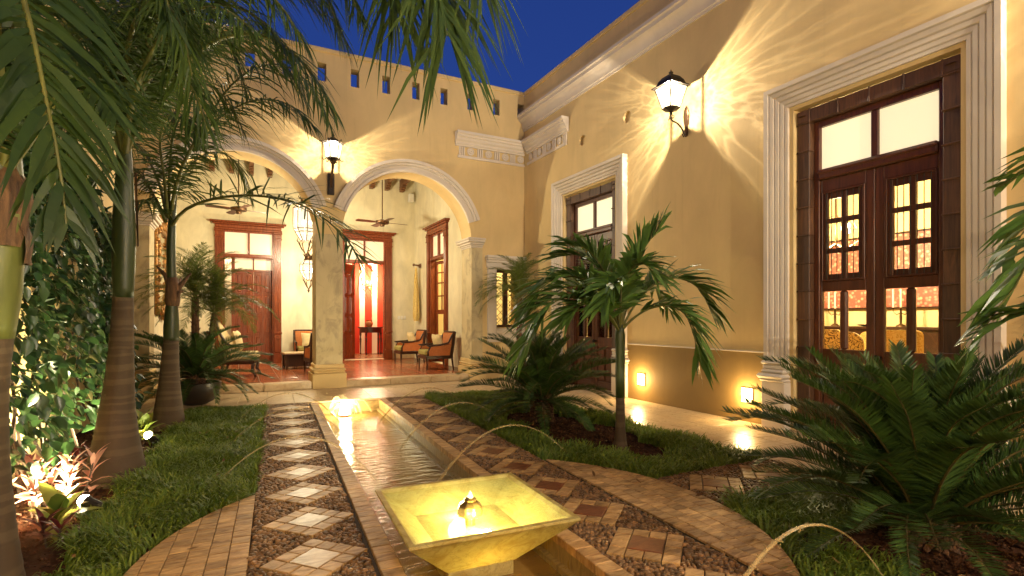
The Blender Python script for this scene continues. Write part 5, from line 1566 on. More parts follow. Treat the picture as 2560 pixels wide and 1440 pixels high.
mb = MB(); mb.lathe([(.04, -.14), (.055, -.08), (.03, .0), (.05, .10), (.02, .2)], 10, (0, -.01, 0), 0, None, .3)
for s in (-1, 0, 1): mb.tube([(0, -.02, 0), (s * .08, -.10, -.03), (s * .14, -.16, .03), (s * .14, -.16, .08)], .008, 5)
mb.build('arms', 'gilt', sc_)
for s in (-1, 0, 1):
    mb = MB(); mb.ball((s * .14, -.16, .115), .024, 6, 1.5); mb.build('bulb', 'bulb', sc_)
mb = MB()
for i in range(14):
    a = i * .45; mb.ball((.15 * math.cos(a), -.14 + .05 * math.sin(a), -.02 - .02 * (i % 4)), .012, 4, 1.6)
mb.build('crystals', 'pane', sc_)

# gilded mirror, hanging cloth, speaker, switches
gm = thing('gilded_mirror', 'tall mirror in a carved gilded frame on the end wall behind the left pier', 'mirror', (GXL, 12.95, 2.33))
mb = MB(); mb.box(.002, .02, -.78, .78, -.72, .72); mb.build('glass', 'mirror', gm)
mb = MB()
for a, b, c, d in ((-1.0, -.785, -.95, .95), (.785, 1.0, -.95, .95), (-.7845, .7845, -.95, -.725), (-.7845, .7845, .725, .95)): mb.box(.002, .06, a, b, c, d, .02)
r_ = random.Random(4)
for i in range(160):
    e = r_.choice((0, 1, 2, 3)); u = r_.uniform(-1, 1)
    y, z = ((u, .84), (u, -.84), (.89, u * .92), (-.89, u * .92))[e]
    mb.ball((.06, y + r_.gauss(0, .04), z + r_.gauss(0, .04)), r_.uniform(.025, .06), 4, r_.uniform(.7, 1.6))
for i in range(30):
    a = r_.uniform(0, PI); mb.ball((.06, .34 * math.cos(a), .92 + .22 * math.sin(a) * r_.uniform(.3, 1)), r_.uniform(.03, .07), 5)
    mb.ball((.06, .30 * math.cos(a), -.92 - .12 * math.sin(a) * r_.uniform(.3, 1)), r_.uniform(.03, .05), 5)
mb.build('frame', 'gilt', gm, smooth=True)
hc = thing('hanging_cloth', 'striped gold cloth hanging in folds from a peg on the gallery end wall', 'cloth', (GXR, 15.0, 0))
mb = MB(); vs = []; K = 28
for j in range(15):
    t = j / 14; z = 2.80 - 1.55 * t; r0 = .035 + .12 * t ** .7 - .05 * max(0, t - .9) * 10
    for k in range(K):
        a = 2 * PI * k / K; r = r0 * (1 + .22 * math.cos(7 * a + 2.2 * t))
        vs.append((-.13 + r * math.cos(a) * .55, r * math.sin(a) + .015 * math.sin(6 * t), z))
mb.add(vs, [(j * K + k, j * K + (k + 1) % K, (j + 1) * K + (k + 1) % K, (j + 1) * K + k) for j in range(14) for k in range(K)])
mb.build('cloth', 'damask_gold', hc, smooth=True)
mb = MB(); mb.tube([(-.001, 0, 2.86), (-.20, 0, 2.88)], [.03, .02], 8); mb.ball((-.2, 0, 2.88), .04, 7); mb.box(-.03, -.001, -.10, .10, 2.80, 2.92, .01); mb.build('peg', 'beam', hc)
sp_ = thing('loudspeaker', 'small white loudspeaker high in the corner of the gallery', 'speaker', (4.60, 15.45, 4.80))
mb = MB(); mb.box(-.075, .075, -.09, .07, 0, .24, .015); mb.build('cabinet', 'white', sp_)
mb = MB(); mb.box(-.062, .062, -.094, -.0905, .015, .225); mb.build('grille', 'white', sp_)
mb = MB(); mb.box(-.02, .02, .0705, .149, .10, .14); mb.build('bracket', 'bronze', sp_)
for x in (4.27, 4.36, 4.45):
    mb = MB(); mb.box(x - .035, x + .035, GYB - .012, GYB - .0005, 1.29, 1.40, .004); mb.build('switch_plate', 'white', arc)

# ------------------------------------------------------------------ dining room things
sd = thing('sideboard', 'dark sideboard along the yellow dining room wall', 'sideboard', (9.40, 5.0, RZ0))
mb = MB(); mb.box(-.25, .25, -1.3, 1.3, .88, .93, .008); mb.build('top', 'chairwood', sd)
mb = MB(); mb.box(-.22, .24, -1.25, 1.25, .10, .8795, .006); mb.build('body', 'chairwood', sd)
pa = thing('painting', 'wide painting of pink blossoms on the yellow dining room wall', 'painting', (9.69, 5.1, 2.10))
mb = MB(); mb.box(-.03, .005, -1.15, 1.15, -.60, .60, .004); mb.build('canvas', 'blossom', pa)
mb = MB()
for a, b, c, d in ((-1.18, -1.1505, -.63, .63), (1.1505, 1.18, -.63, .63), (-1.15, 1.15, -.63, -.6005), (-1.15, 1.15, .6005, .63)): mb.box(-.04, .005, a, b, c, d)
mb.build('frame', 'chairwood', pa)
def candelabra(loc, label):
    t = thing('candelabrum', label, 'candelabrum', loc)
    mb = MB(); mb.lathe([(.07, 0), (.06, .02), (.015, .05), (.02, .15), (.012, .28), (.022, .30)], 12)
    for s in (-1, 1): mb.tube([(0, 0, .22), (0, s * .06, .19), (0, s * .11, .24), (0, s * .11, .29)], .007, 6); mb.lathe([(.01, .28), (.03, .30), (.018, .305)], 10, (0, s * .11, 0))
    mb.build('stand', 'bronze', t, smooth=40)
    for y in (-.11, 0, .11):
        c = MB(); c.tube([(0, y, .3055), (0, y, .60)], .013, 8); c.build('candle', 'candle', t)
candelabra((9.32, 5.66, RZ0 + .931), 'three armed candelabrum at the far end of the sideboard')
candelabra((9.32, 4.62, RZ0 + .931), 'three armed candelabrum in the middle of the sideboard')
mb = MB(); mb.lathe([(.05, 0), (.12, .012), (.17, .03), (.165, .034), (.10, .02), (1e-4, .015)], 20)
tag(mb.build('plate', 'chairwood', None, (9.30, 5.10, RZ0 + .931)), 'dark plate between the candelabra on the sideboard', 'plate')
def dining_chair(loc, rz, mat, label, rnd=0.06, hgt=.90):
    t = thing('dining_chair', label, 'chair', loc, rz)
    mb = MB(); mb.box(-.24, .24, -.25, .22, .36, .48, .04); mb.build('seat', mat, t)
    prof = [(-.25, .40)] + [(-.25 + .0, hgt - rnd)] + [(-.25 + rnd - rnd * math.cos(a), hgt - rnd + rnd * math.sin(a)) for a in np.linspace(.3, PI / 2, 5)] + [(.25 - rnd + rnd * math.sin(a), hgt - rnd + rnd * math.cos(a)) for a in np.linspace(0, 1.3, 5)] + [(.25, hgt - rnd), (.25, .40)]
    m5 = Matrix.Translation((0, .25, 0)) @ Matrix(((1, 0, 0, 0), (0, 0, -1, 0), (0, 1, 0, 0), (0, 0, 0, 1)))
    mb = MB(m5); mb.prism(prof[::-1], -.04, .05, .02, True); mb.build('backrest', mat, t)
    for sx in (-1, 1):
        for sy in (-1, 1):
            lg = MB(); lg.tube([(sx * .21, sy * .2, 0), (sx * .21, sy * .2, .36)], [.015, .022], 6); lg.build('leg', 'chairwood', t)
dining_chair((7.95, 4.80, RZ0), PI / 2, 'damask_dark', 'dark patterned dining chair behind the left leaf of the main door', .10)
dining_chair((7.55, 4.42, RZ0), PI / 2 + .3, 'damask_dark', 'dark patterned dining chair nearest the middle of the door', .16, .88)
dining_chair((8.05, 4.15, RZ0), PI / 2 - .5, 'damask_gold', 'pale round backed dining chair seen through the middle of the door', .24, .88)
dining_chair((7.30, 3.52, RZ0), PI / 2, 'damask_gold', 'gold patterned dining chair seen through the right door leaf', .07, .92)
chd = thing('chandelier', 'scrolled iron chandelier shining in the dining room', 'chandelier', (7.75, 4.70, 2.55))
mb = MB(); mb.tube([(0, 0, -.2), (0, 0, RZ1 - 2.55)], .01, 6)
for i in range(6):
    a = 2 * PI * i / 6; c = Vector((math.cos(a), math.sin(a), 0))
    mb.tube([Vector((0, 0, -.15)), c * .15 + Vector((0, 0, -.22)), c * .30 + Vector((0, 0, -.12)), c * .32 + Vector((0, 0, .02))], .008, 5)
    mb.tube([c * .05 + Vector((0, 0, .25)), c * .2 + Vector((0, 0, .2)), c * .26 + Vector((0, 0, .05)), c * .16 + Vector((0, 0, .0)), c * .14 + Vector((0, 0, .08))], .006, 5)
mb.build('scrolls', 'bronze', chd)
for i in range(6):
    a = 2 * PI * i / 6; b_ = MB(); b_.ball((.32 * math.cos(a), .32 * math.sin(a), .06), .022, 6, 1.6); b_.build('bulb', 'bulb', chd)
point_light('chandelier_light', (0, 0, .06), 170, (1.0, 0.82, 0.46), .12, chd)
# ------------------------------------------------------------------ plants
def leaflets(curve, n, L, wd, t0=.12, ang=(38, 62), vee=.35, droop=.35, prof=None, rnd=random, up=Vector((0, 0, 1)), both=True, jit=.10, tipang=None, wind=Vector((0, 0, 0))):
    """pinnate blade: folded strips down both sides of a curve. returns verts, faces"""
    V, Fs = [], []
    m = len(curve) - 1
    for i in range(n):
        t = t0 + (1 - t0) * (i + .5) / n
        x = t * m; k = min(int(x), m - 1); f = x - k
        p = curve[k].lerp(curve[k + 1], f)
        T = (curve[min(k + 1, m)] - curve[max(k - 0, 0)]).normalized()
        S = T.cross(up)
        if S.length < .05: S = T.cross(Vector((1, .3, 0)))
        S.normalize(); N = S.cross(T).normalized()
        s = (t - t0) / (1 - t0)
        ln = L * (prof(s) if prof else (math.sin(PI * (0.16 + 0.80 * s)) ** .7))
        for sd in (-1, 1):
            a = math.radians(ang[1] + (ang[0] - ang[1]) * s + rnd.gauss(0, 100 * jit * .6))
            d = (S * sd * math.sin(a) + T * math.cos(a) + N * (vee + rnd.gauss(0, jit))).normalized()
            l = ln * rnd.uniform(.85, 1.1)
            g = Vector((0, 0, -1)) * droop * l * rnd.uniform(.6, 1.4) + wind * l
            w = wd * rnd.uniform(.8, 1.15)
            wv = d.cross(N).normalized() * w
            wv = (wv + N * w * rnd.uniform(-.5, .5)) * .5
            p1 = p + d * l * .25 + g * .03; p2 = p + d * l * .65 + g * .38; p3 = p + d * l * .98 + g
            o = len(V)
            V += [p - wv * .35, p + wv * .35, p1 - wv, p1 + wv, p2 - wv * .8, p2 + wv * .8, p3]
            Fs += [(o, o + 1, o + 3, o + 2), (o + 2, o + 3, o + 5, o + 4), (o + 4, o + 5, o + 6)]
    return V, Fs

def frond_mesh(name, pts, n, L, wd, leafmat, stemmat, r0=.016, nseg=22, **kw):
    cv = catmull(pts, nseg)
    mb = MB()
    rs = [r0 * (1 - .85 * i / nseg) for i in range(nseg + 1)]
    mb.tube(cv, rs, 5, False)
    ns = len(mb.f)
    V, Fs = leaflets(cv, n, L, wd, **kw)
    mb.add(V, Fs)
    me = mb.mesh(name, leafmat)
    me.materials.append(M[stemmat])
    mi = [1] * ns + [0] * (len(mb.f) - ns)
    me.polygons.foreach_set('material_index', mi)
    me.polygons.foreach_set('use_smooth', [True] * ns + [False] * (len(mb.f) - ns))
    return me

def frond(parent, pts, *a, **kw):
    """a frond of its own, given by points in world space"""
    base = parent.location
    me = frond_mesh('frond', [Vector(p) - base for p in pts], *a, **kw)
    return inst(me, 'frond', parent)

def pix(*ps):
    return [W(*p) for p in ps]

def ringed_trunk(parent, pts, rad, n=20):
    """pts in local space"""
    cv = catmull(pts, 40); m = len(rad) - 1
    rr = []
    for i in range(41):
        x = i / 40 * m; k = min(int(x), m - 1); rr.append(rad[k] + (rad[k + 1] - rad[k]) * (x - k))
    rr = [r * (1 + .012 * math.sin(i * 2.4)) for i, r in enumerate(rr)]
    mb = MB(); mb.tube(cv, rr, n); return mb.build('trunk', 'trunk', parent, smooth=60)

def shaft(parent, pts, rad, mat='shaft'):
    cv = catmull(pts, 16); m = len(rad) - 1
    rr = []
    for i in range(17):
        x = i / 16 * m; k = min(int(x), m - 1); rr.append(rad[k] + (rad[k + 1] - rad[k]) * (x - k))
    mb = MB(); mb.tube(cv, rr, 18); return mb.build('crownshaft', mat, parent, smooth=True)

# --- palm 1, at the left edge
p1 = thing('palm_tree', 'nearest palm with a brown dry husk hanging round its green shaft', 'palm tree', (-1.11, 3.55, -.04), 0, 'tall ringed palms along the garden wall')
ringed_trunk(p1, [(0, 0, 0), (.0, 0, .5), (.0, -.0, .95), (.005, 0, 1.27)], [.145, .125, .108, .095, .086, .082, .082, .088, .098])
shaft(p1, [(.005, 0, 1.25), (.03, -.012, 1.55), (.065, -.03, 1.95), (.08, -.035, 2.35)], [.099, .112, .108, .095, .07, .05], 'shaft_lit')
mb = MB()
for a0, z0, z1, w_ in ((.3, 1.62, 2.08, .10), (-1.2, 1.70, 2.25, .11), (2.3, 1.75, 2.2, .1)):
    vs = []; K = 7
    for i in range(8):
        t = i / 7; z = z0 + (z1 - z0) * t; r = .118 - .03 * t + .05 * math.sin(t * 6 + a0) ** 2 * t
        for k in range(K):
            a = a0 + (k / (K - 1) - .5) * (2.0 - 1.2 * abs(t - .5)) + .1 * math.sin(5 * t)
            rr = r + .012 * math.sin(k * 2 + i)
            vs.append((.05 + rr * math.cos(a), -.02 + rr * math.sin(a), z))
    mb.add(vs, [(i * K + k, i * K + k + 1, i * K + K + k + 1, i * K + K + k) for i in range(7) for k in range(K - 1)])
mb.build('husk', 'husk', p1, smooth=True)
R1 = random.Random(11)
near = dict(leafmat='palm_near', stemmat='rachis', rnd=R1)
c1_ = (5, 440, 2.64)
FR1 = [
    ([c1_, (0, 150, 2.45), (-30, -160, 2.2), (20, -120, 1.9), (75, 60, 1.75), (115, 250, 1.68), (150, 420, 1.65), (165, 560, 1.64)], 64, .46, .030),
    ([c1_, (70, 300, 2.7), (140, 100, 2.9), (230, -60, 3.1), (360, -40, 3.2), (470, 120, 3.2)], 60, .45, .026),
    ([c1_, (20, 300, 2.5), (-40, 100, 2.5), (-140, 0, 2.6), (-260, 60, 2.6)], 50, .42, .026),
    ([c1_, (60, 250, 2.9), (120, 60, 3.3), (180, -120, 3.7), (250, -140, 4.0)], 54, .45, .026),
    ([c1_, (90, 330, 2.5), (160, 220, 2.3), (230, 200, 2.15), (290, 290, 2.1)], 50, .40, .024),
    ([c1_, (30, 220, 2.6), (40, -40, 2.6), (120, -240, 2.5), (260, -260, 2.4), (380, -120, 2.35), (430, 60, 2.35)], 64, .44, .026),
]
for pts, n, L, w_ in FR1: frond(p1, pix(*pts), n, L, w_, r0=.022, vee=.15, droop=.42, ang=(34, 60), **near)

# --- palm 2, thick ringed trunk
p2 = thing('palm_tree', 'middle palm with the thickest ringed trunk, in front of the leafy creeper', 'palm tree', (-.90, 5.423, -.04), 0, 'tall ringed palms along the garden wall')
ringed_trunk(p2, [(0, 0, 0), (.01, -.005, .5), (.04, -.02, 1.05), (.056, -.029, 1.54)], [.232, .19, .155, .128, .110, .096, .086, .078, .072])
shaft(p2, [(.056, -.029, 1.52), (.06, -.03, 1.9), (.062, -.03, 2.4), (.07, -.03, 2.85)], [.073, .080, .084, .078, .068, .056, .04])
mb = MB(); vs = []; K = 6
for i in range(9):
    t = i / 8; z = 1.95 + .62 * t
    for k in range(K):
        a = .2 + (k / (K - 1) - .5) * (.8 - .5 * t) ; r = .088 - .02 * t + .02 * abs(k - 2.5) / 2.5
        vs.append((.060 + r * math.cos(a), -.03 + r * math.sin(a), z))
mb.add(vs, [(i * K + k, i * K + k + 1, i * K + K + k + 1, i * K + K + k) for i in range(8) for k in range(K - 1)])
mb.build('husk', 'husk', p2, smooth=True)
R2 = random.Random(22)
far_ = dict(leafmat='palm', stemmat='rachis', rnd=R2)
c2_ = (312, 385, 4.40)
FR2 = [
    ([c2_, (345, 270, 4.4), (385, 130, 4.4), (430, -20, 4.4), (500, -180, 4.3), (620, -260, 4.2)], 62, .50, .026),
    ([c2_, (350, 300, 4.3), (430, 190, 4.2), (540, 100, 4.1), (660, 90, 4.0), (760, 160, 3.9), (840, 290, 3.85)], 70, .46, .022),
    ([c2_, (330, 260, 4.5), (400, 60, 4.7), (520, -80, 4.9), (680, -110, 5.0), (800, -10, 5.0), (880, 130, 5.0)], 70, .55, .024),
    ([c2_, (290, 270, 4.3), (240, 120, 4.2), (170, 10, 4.1), (80, -20, 4.0), (10, 60, 4.0)], 60, .48, .024),
    ([c2_, (270, 300, 4.5), (210, 240, 4.7), (140, 260, 4.8), (80, 350, 4.9)], 54, .44, .022),
    ([c2_, (310, 250, 4.1), (320, 120, 3.8), (350, 30, 3.5), (400, 0, 3.3), (450, 60, 3.15), (480, 190, 3.1)], 64, .46, .022),
    ([c2_, (300, 200, 4.5), (290, 20, 4.7), (250, -140, 4.8), (170, -200, 4.9), (90, -120, 4.9)], 54, .50, .024),
    ([c2_, (340, 300, 4.7), (400, 230, 5.1), (480, 200, 5.4), (560, 240, 5.7), (610, 330, 5.8)], 54, .46, .022),
    ([c2_, (330, 290, 4.2), (370, 200, 4.0), (420, 170, 3.85), (480, 220, 3.75), (520, 330, 3.7)], 54, .42, .022),
    ([c2_, (290, 310, 4.2), (250, 250, 4.0), (210, 260, 3.9), (180, 330, 3.85), (170, 420, 3.8)], 50, .40, .022),
    ([c2_, (370, 200, 4.5), (440, 60, 4.6), (540, 10, 4.7), (640, 40, 4.8), (720, 130, 4.8), (760, 230, 4.8)], 70, .46, .018),
    ([c2_, (380, 230, 4.6), (480, 120, 4.8), (600, 90, 5.0), (700, 150, 5.1), (770, 260, 5.15)], 64, .50, .020),
    ([c2_, (350, 240, 4.5), (420, 110, 4.6), (500, 60, 4.7), (570, 110, 4.8), (610, 210, 4.85)], 60, .46, .020),
    ([c2_, (340, 220, 4.1), (390, 60, 3.9), (470, -40, 3.7), (580, -60, 3.6), (690, 0, 3.5), (760, 110, 3.45)], 76, .50, .019),
    ([c2_, (325, 180, 4.3), (350, -20, 4.2), (430, -160, 4.1), (560, -200, 4.0), (700, -140, 3.9), (810, -20, 3.85), (850, 90, 3.85)], 80, .56, .020),
    ([c2_, (360, 160, 4.2), (440, -60, 4.1), (580, -170, 3.9), (730, -160, 3.75), (850, -60, 3.65), (900, 40, 3.6)], 84, .56, .020),
    ([c2_, (370, 210, 4.7), (460, 40, 4.9), (600, -40, 5.0), (740, -30, 5.1), (840, 60, 5.1)], 74, .54, .020),
    ([c2_, (330, 260, 3.95), (380, 130, 3.6), (450, 40, 3.35), (550, 20, 3.15), (640, 80, 3.0)], 64, .40, .018),
    ([c2_, (300, 290, 4.6), (270, 220, 4.9), (290, 170, 5.2), (350, 180, 5.5), (400, 250, 5.7)], 56, .46, .020),
    ([c2_, (280, 260, 4.1), (230, 170, 3.95), (160, 140, 3.8), (110, 190, 3.75), (85, 290, 3.7)], 60, .42, .020),
    ([c2_, (300, 240, 4.2), (260, 100, 4.0), (230, 40, 3.8), (200, 80, 3.6), (190, 200, 3.5)], 60, .42, .020),
]
for i, (pts, n, L, w_) in enumerate(FR2): frond(p2, pix(*pts), int(n * 1.3), L, w_ * .82, r0=.028, vee=.05, droop=.62, ang=(28, 58), jit=.13, **far_)
# long fronds arching over the channel, their ends hanging into the top of the picture
for pts, n, L, w_ in (
    ([c2_, (370, 120, 4.3), (480, -140, 4.2), (680, -330, 4.1), (880, -330, 3.9), (1010, -210, 3.6), (1075, -90, 3.35), (1105, 10, 3.1), (1118, 90, 2.95)], 130, .78, .026),
    ([c2_, (350, 110, 4.5), (430, -160, 4.5), (600, -320, 4.4), (800, -340, 4.2), (930, -220, 4.0), (975, -90, 3.85), (990, 20, 3.75)], 120, .80, .024),
    ([c2_, (380, 90, 4.2), (520, -180, 4.0), (760, -380, 3.9), (980, -400, 3.7), (1120, -270, 3.5), (1180, -140, 3.3), (1205, -40, 3.2)], 120, .66, .022)):
    frond(p2, pix(*pts), n, L, w_, r0=.021, vee=-.05, droop=.34, ang=(16, 50), jit=.14, prof=lambda s: 1.0 if s < .8 else 1.0 - 1.6 * (s - .8), **far_)

# --- palm 3, slimmer, dark frond arching across the arch
p3 = thing('palm_tree', 'third palm with a slim dark trunk and one frond arching across the left arch', 'palm tree', (-.75, 7.655, -.04), 0, 'tall ringed palms along the garden wall')
ringed_trunk(p3, [(0, 0, 0), (.01, 0, .5), (.02, 0, .85), (.03, 0, 1.10)], [.188, .162, .138, .116, .101, .090, .082])
shaft(p3, [(.03, 0, 1.08), (.035, 0, 1.4), (.045, 0, 1.75)], [.083, .085, .074, .058, .050])
mb = MB(); mb.tube([(.045, 0, 1.6), (.035, 0, 1.9), (.03, 0, 2.25), (.04, 0, 2.6), (.07, 0, 2.9)], [.055, .050, .048, .04, .025], 12); mb.build('stem', 'shaft', p3, smooth=True)
mb = MB()
for a, z, l in ((.0, 1.62, .32), (1.0, 1.66, .22), (-.5, 1.55, .15), (3.0, 1.75, .26)):
    c = Vector((math.cos(a), math.sin(a), 0)); b0 = Vector((.045, 0, z))
    mb.tube([b0 + c * .03, b0 + c * .07 + Vector((0, 0, .12)), b0 + c * (.08 + l * .35) + Vector((0, 0, l * .9))], [.045, .035, .008], 6)
mb.lathe([(.070, 1.50), (.082, 1.58), (.074, 1.72), (.055, 1.85)], 14, (.045, 0, 0)); mb.build('husk', 'husk', p3, smooth=True)
R3 = random.Random(33)
far3 = dict(leafmat='palm', stemmat='rachis', rnd=R3)
FR3 = [
    ([(430, 565, 6.45), (455, 530, 6.4), (505, 505, 6.3), (580, 490, 6.15), (670, 492, 6.0), (760, 515, 5.85), (840, 570, 5.7), (893, 640, 5.6), (905, 720, 5.6)], 74, .46, .026),
    ([(425, 545, 6.45), (440, 470, 6.4), (470, 390, 6.3), (530, 310, 6.2), (620, 255, 6.0), (710, 255, 5.9), (790, 320, 5.8)], 66, .50, .024),
    ([(422, 540, 6.45), (425, 420, 6.5), (440, 280, 6.5), (480, 150, 6.5), (560, 60, 6.5), (660, 60, 6.4), (740, 140, 6.4)], 66, .55, .024),
    ([(415, 550, 6.45), (385, 490, 6.4), (345, 430, 6.3), (290, 410, 6.2), (240, 450, 6.1), (215, 520, 6.1)], 60, .46, .022),
    ([(418, 545, 6.45), (395, 450, 6.6), (350, 370, 6.8), (290, 350, 7.0), (240, 400, 7.1)], 54, .46, .022),
    ([(420, 540, 6.45), (410, 440, 6.2), (400, 350, 5.9), (420, 290, 5.6), (460, 290, 5.4), (500, 360, 5.3)], 56, .44, .022),
    ([(425, 545, 6.45), (445, 470, 6.7), (490, 400, 7.0), (550, 380, 7.3), (600, 420, 7.5), (630, 500, 7.6)], 54, .44, .022),
    ([(415, 555, 6.45), (395, 520, 6.3), (360, 500, 6.1), (330, 520, 6.0), (310, 580, 5.95)], 46, .38, .020),
    ([(428, 520, 6.45), (450, 430, 6.3), (500, 330, 6.1), (590, 200, 5.9), (700, 160, 5.7), (780, 220, 5.6), (830, 320, 5.55)], 66, .50, .024),
]
for i, (pts, n, L, w_) in enumerate(FR3): frond(p3, pix(*pts), int(n * (1.0 if i == 0 else 1.25)), L * (1.35 if i == 0 else 1), w_ * .85, r0=.022, vee=.22 if i == 0 else .0, droop=.22 if i == 0 else .60, ang=(30, 62), jit=.24 if i == 0 else .13, **far3)

# --- broad leaved palm on the right lawn
p4 = thing('palm_tree', 'small broad leaved palm with a slim stem on the lawn beside the house', 'palm tree', (3.48, 4.31, -.04))
ringed_trunk(p4, [(0, 0, 0), (.0, 0, .25), (.0, 0, .55)], [.082, .062, .052, .048, .046, .045], 16)
mb = MB(); mb.tube([(0, 0, .54), (0, 0, .75), (0, 0, 1.0), (-.005, 0, 1.18), (-.01, 0, 1.28)], [.0475, .050, .048, .055, .035], 14); mb.build('crownshaft', 'shaft', p4, smooth=True)
R4 = random.Random(44)
a4 = dict(leafmat='adonidia', stemmat='rachis', rnd=R4)
b4 = (1550, 832, 5.43)
FR4 = [
    ([b4, (1578, 800, 5.4), (1622, 772, 5.35), (1672, 765, 5.3), (1712, 785, 5.25), (1735, 840, 5.2), (1742, 890, 5.2)], 30, .34, .046),
    ([b4, (1582, 770, 5.5), (1630, 715, 5.55), (1685, 695, 5.6), (1740, 715, 5.6), (1775, 770, 5.6)], 30, .36, .046),
    ([b4, (1566, 740, 5.45), (1588, 670, 5.45), (1615, 615, 5.4), (1650, 570, 5.35)], 32, .42, .048),
    ([b4, (1538, 740, 5.6), (1505, 680, 5.7), (1455, 640, 5.8), (1400, 640, 5.8)], 30, .38, .046),
    ([b4, (1520, 750, 5.3), (1475, 705, 5.2), (1420, 690, 5.1), (1365, 710, 5.0), (1335, 760, 4.95)], 30, .38, .046),
    ([b4, (1512, 780, 5.2), (1455, 745, 5.0), (1395, 750, 4.85), (1345, 800, 4.75), (1315, 880, 4.7)], 30, .36, .044),
    ([b4, (1525, 790, 5.2), (1490, 765, 5.0), (1450, 765, 4.85), (1415, 800, 4.75)], 26, .32, .044),
    ([b4, (1555, 740, 5.8), (1545, 690, 6.1), (1500, 670, 6.4), (1450, 700, 6.6)], 28, .38, .046),
    ([b4, (1552, 750, 5.2), (1550, 710, 4.95), (1530, 715, 4.75), (1510, 760, 4.65)], 26, .32, .044),
    ([b4, (1568, 770, 5.7), (1600, 720, 6.0), (1640, 720, 6.2), (1670, 770, 6.3)], 26, .34, .044),
    ([b4, (1530, 730, 5.4), (1500, 660, 5.4), (1460, 620, 5.35), (1420, 615, 5.3)], 28, .36, .046),
    ([b4, (1560, 720, 5.3), (1580, 670, 5.15), (1610, 660, 5.0), (1640, 690, 4.9)], 26, .32, .044),
    ([b4, (1515, 770, 5.6), (1465, 720, 5.7), (1410, 720, 5.75), (1360, 760, 5.8)], 28, .36, .044),
]
for pts, n, L, w_ in FR4: frond(p4, pix(*pts), int(n * 1.35), L * 1.12, w_ * 1.1, r0=.015, vee=.35, droop=.30, ang=(22, 52), t0=.24, jit=.12, prof=lambda s: .75 + .35 * math.sin(PI * s) if s < .8 else .95 - .9 * (s - .8), **a4)

# --- palm standing just out of view on the right, fronds reaching in
p5 = thing('palm_tree', 'palm whose broad dark fronds reach in from beyond the edge by the main door', 'palm tree', (3.95, .10, -.04))
ringed_trunk(p5, [(0, 0, 0), (.0, 0, .4), (.0, 0, .9)], [.09, .07, .055, .05], 14)
mb = MB(); mb.tube([(0, 0, .89), (0, 0, 1.25), (0, 0, 1.6)], [.05, .055, .035], 12); mb.build('crownshaft', 'shaft', p5, smooth=True)
b5 = Vector((3.95, .10, 1.55))
def q(px, py, d): return W(px, py, d)
for pts in ([b5, Vector((3.7, .35, 1.95)), q(2640, 600, 2.05), q(2560, 690, 2.1), q(2480, 790, 2.15), q(2425, 880, 2.18)],
            [b5, Vector((3.8, .3, 1.8)), q(2660, 760, 2.0), q(2590, 770, 2.05), q(2510, 800, 2.1), q(2440, 850, 2.1)],
            [b5, Vector((3.8, .4, 2.1)), q(2700, 480, 2.2), q(2610, 520, 2.25), q(2545, 600, 2.3), q(2510, 690, 2.3)],
            [b5, Vector((3.9, .5, 2.1)), Vector((3.95, 1.0, 2.3)), Vector((4.1, 1.5, 2.1))],
            [b5, Vector((4.3, .1, 2.0)), Vector((4.8, .0, 2.1)), Vector((5.1, -.1, 1.7))],
            [b5, Vector((3.8, -.4, 2.0)), Vector((3.6, -.9, 2.1)), Vector((3.4, -1.3, 1.7))]):
    me = frond_mesh('frond', [Vector(p) - p5.location for p in pts], 30, .36, .042, leafmat='adonidia', stemmat='rachis', rnd=R4, r0=.014, vee=.3, droop=.3, ang=(24, 54), t0=.2)
    inst(me, 'frond', p5)

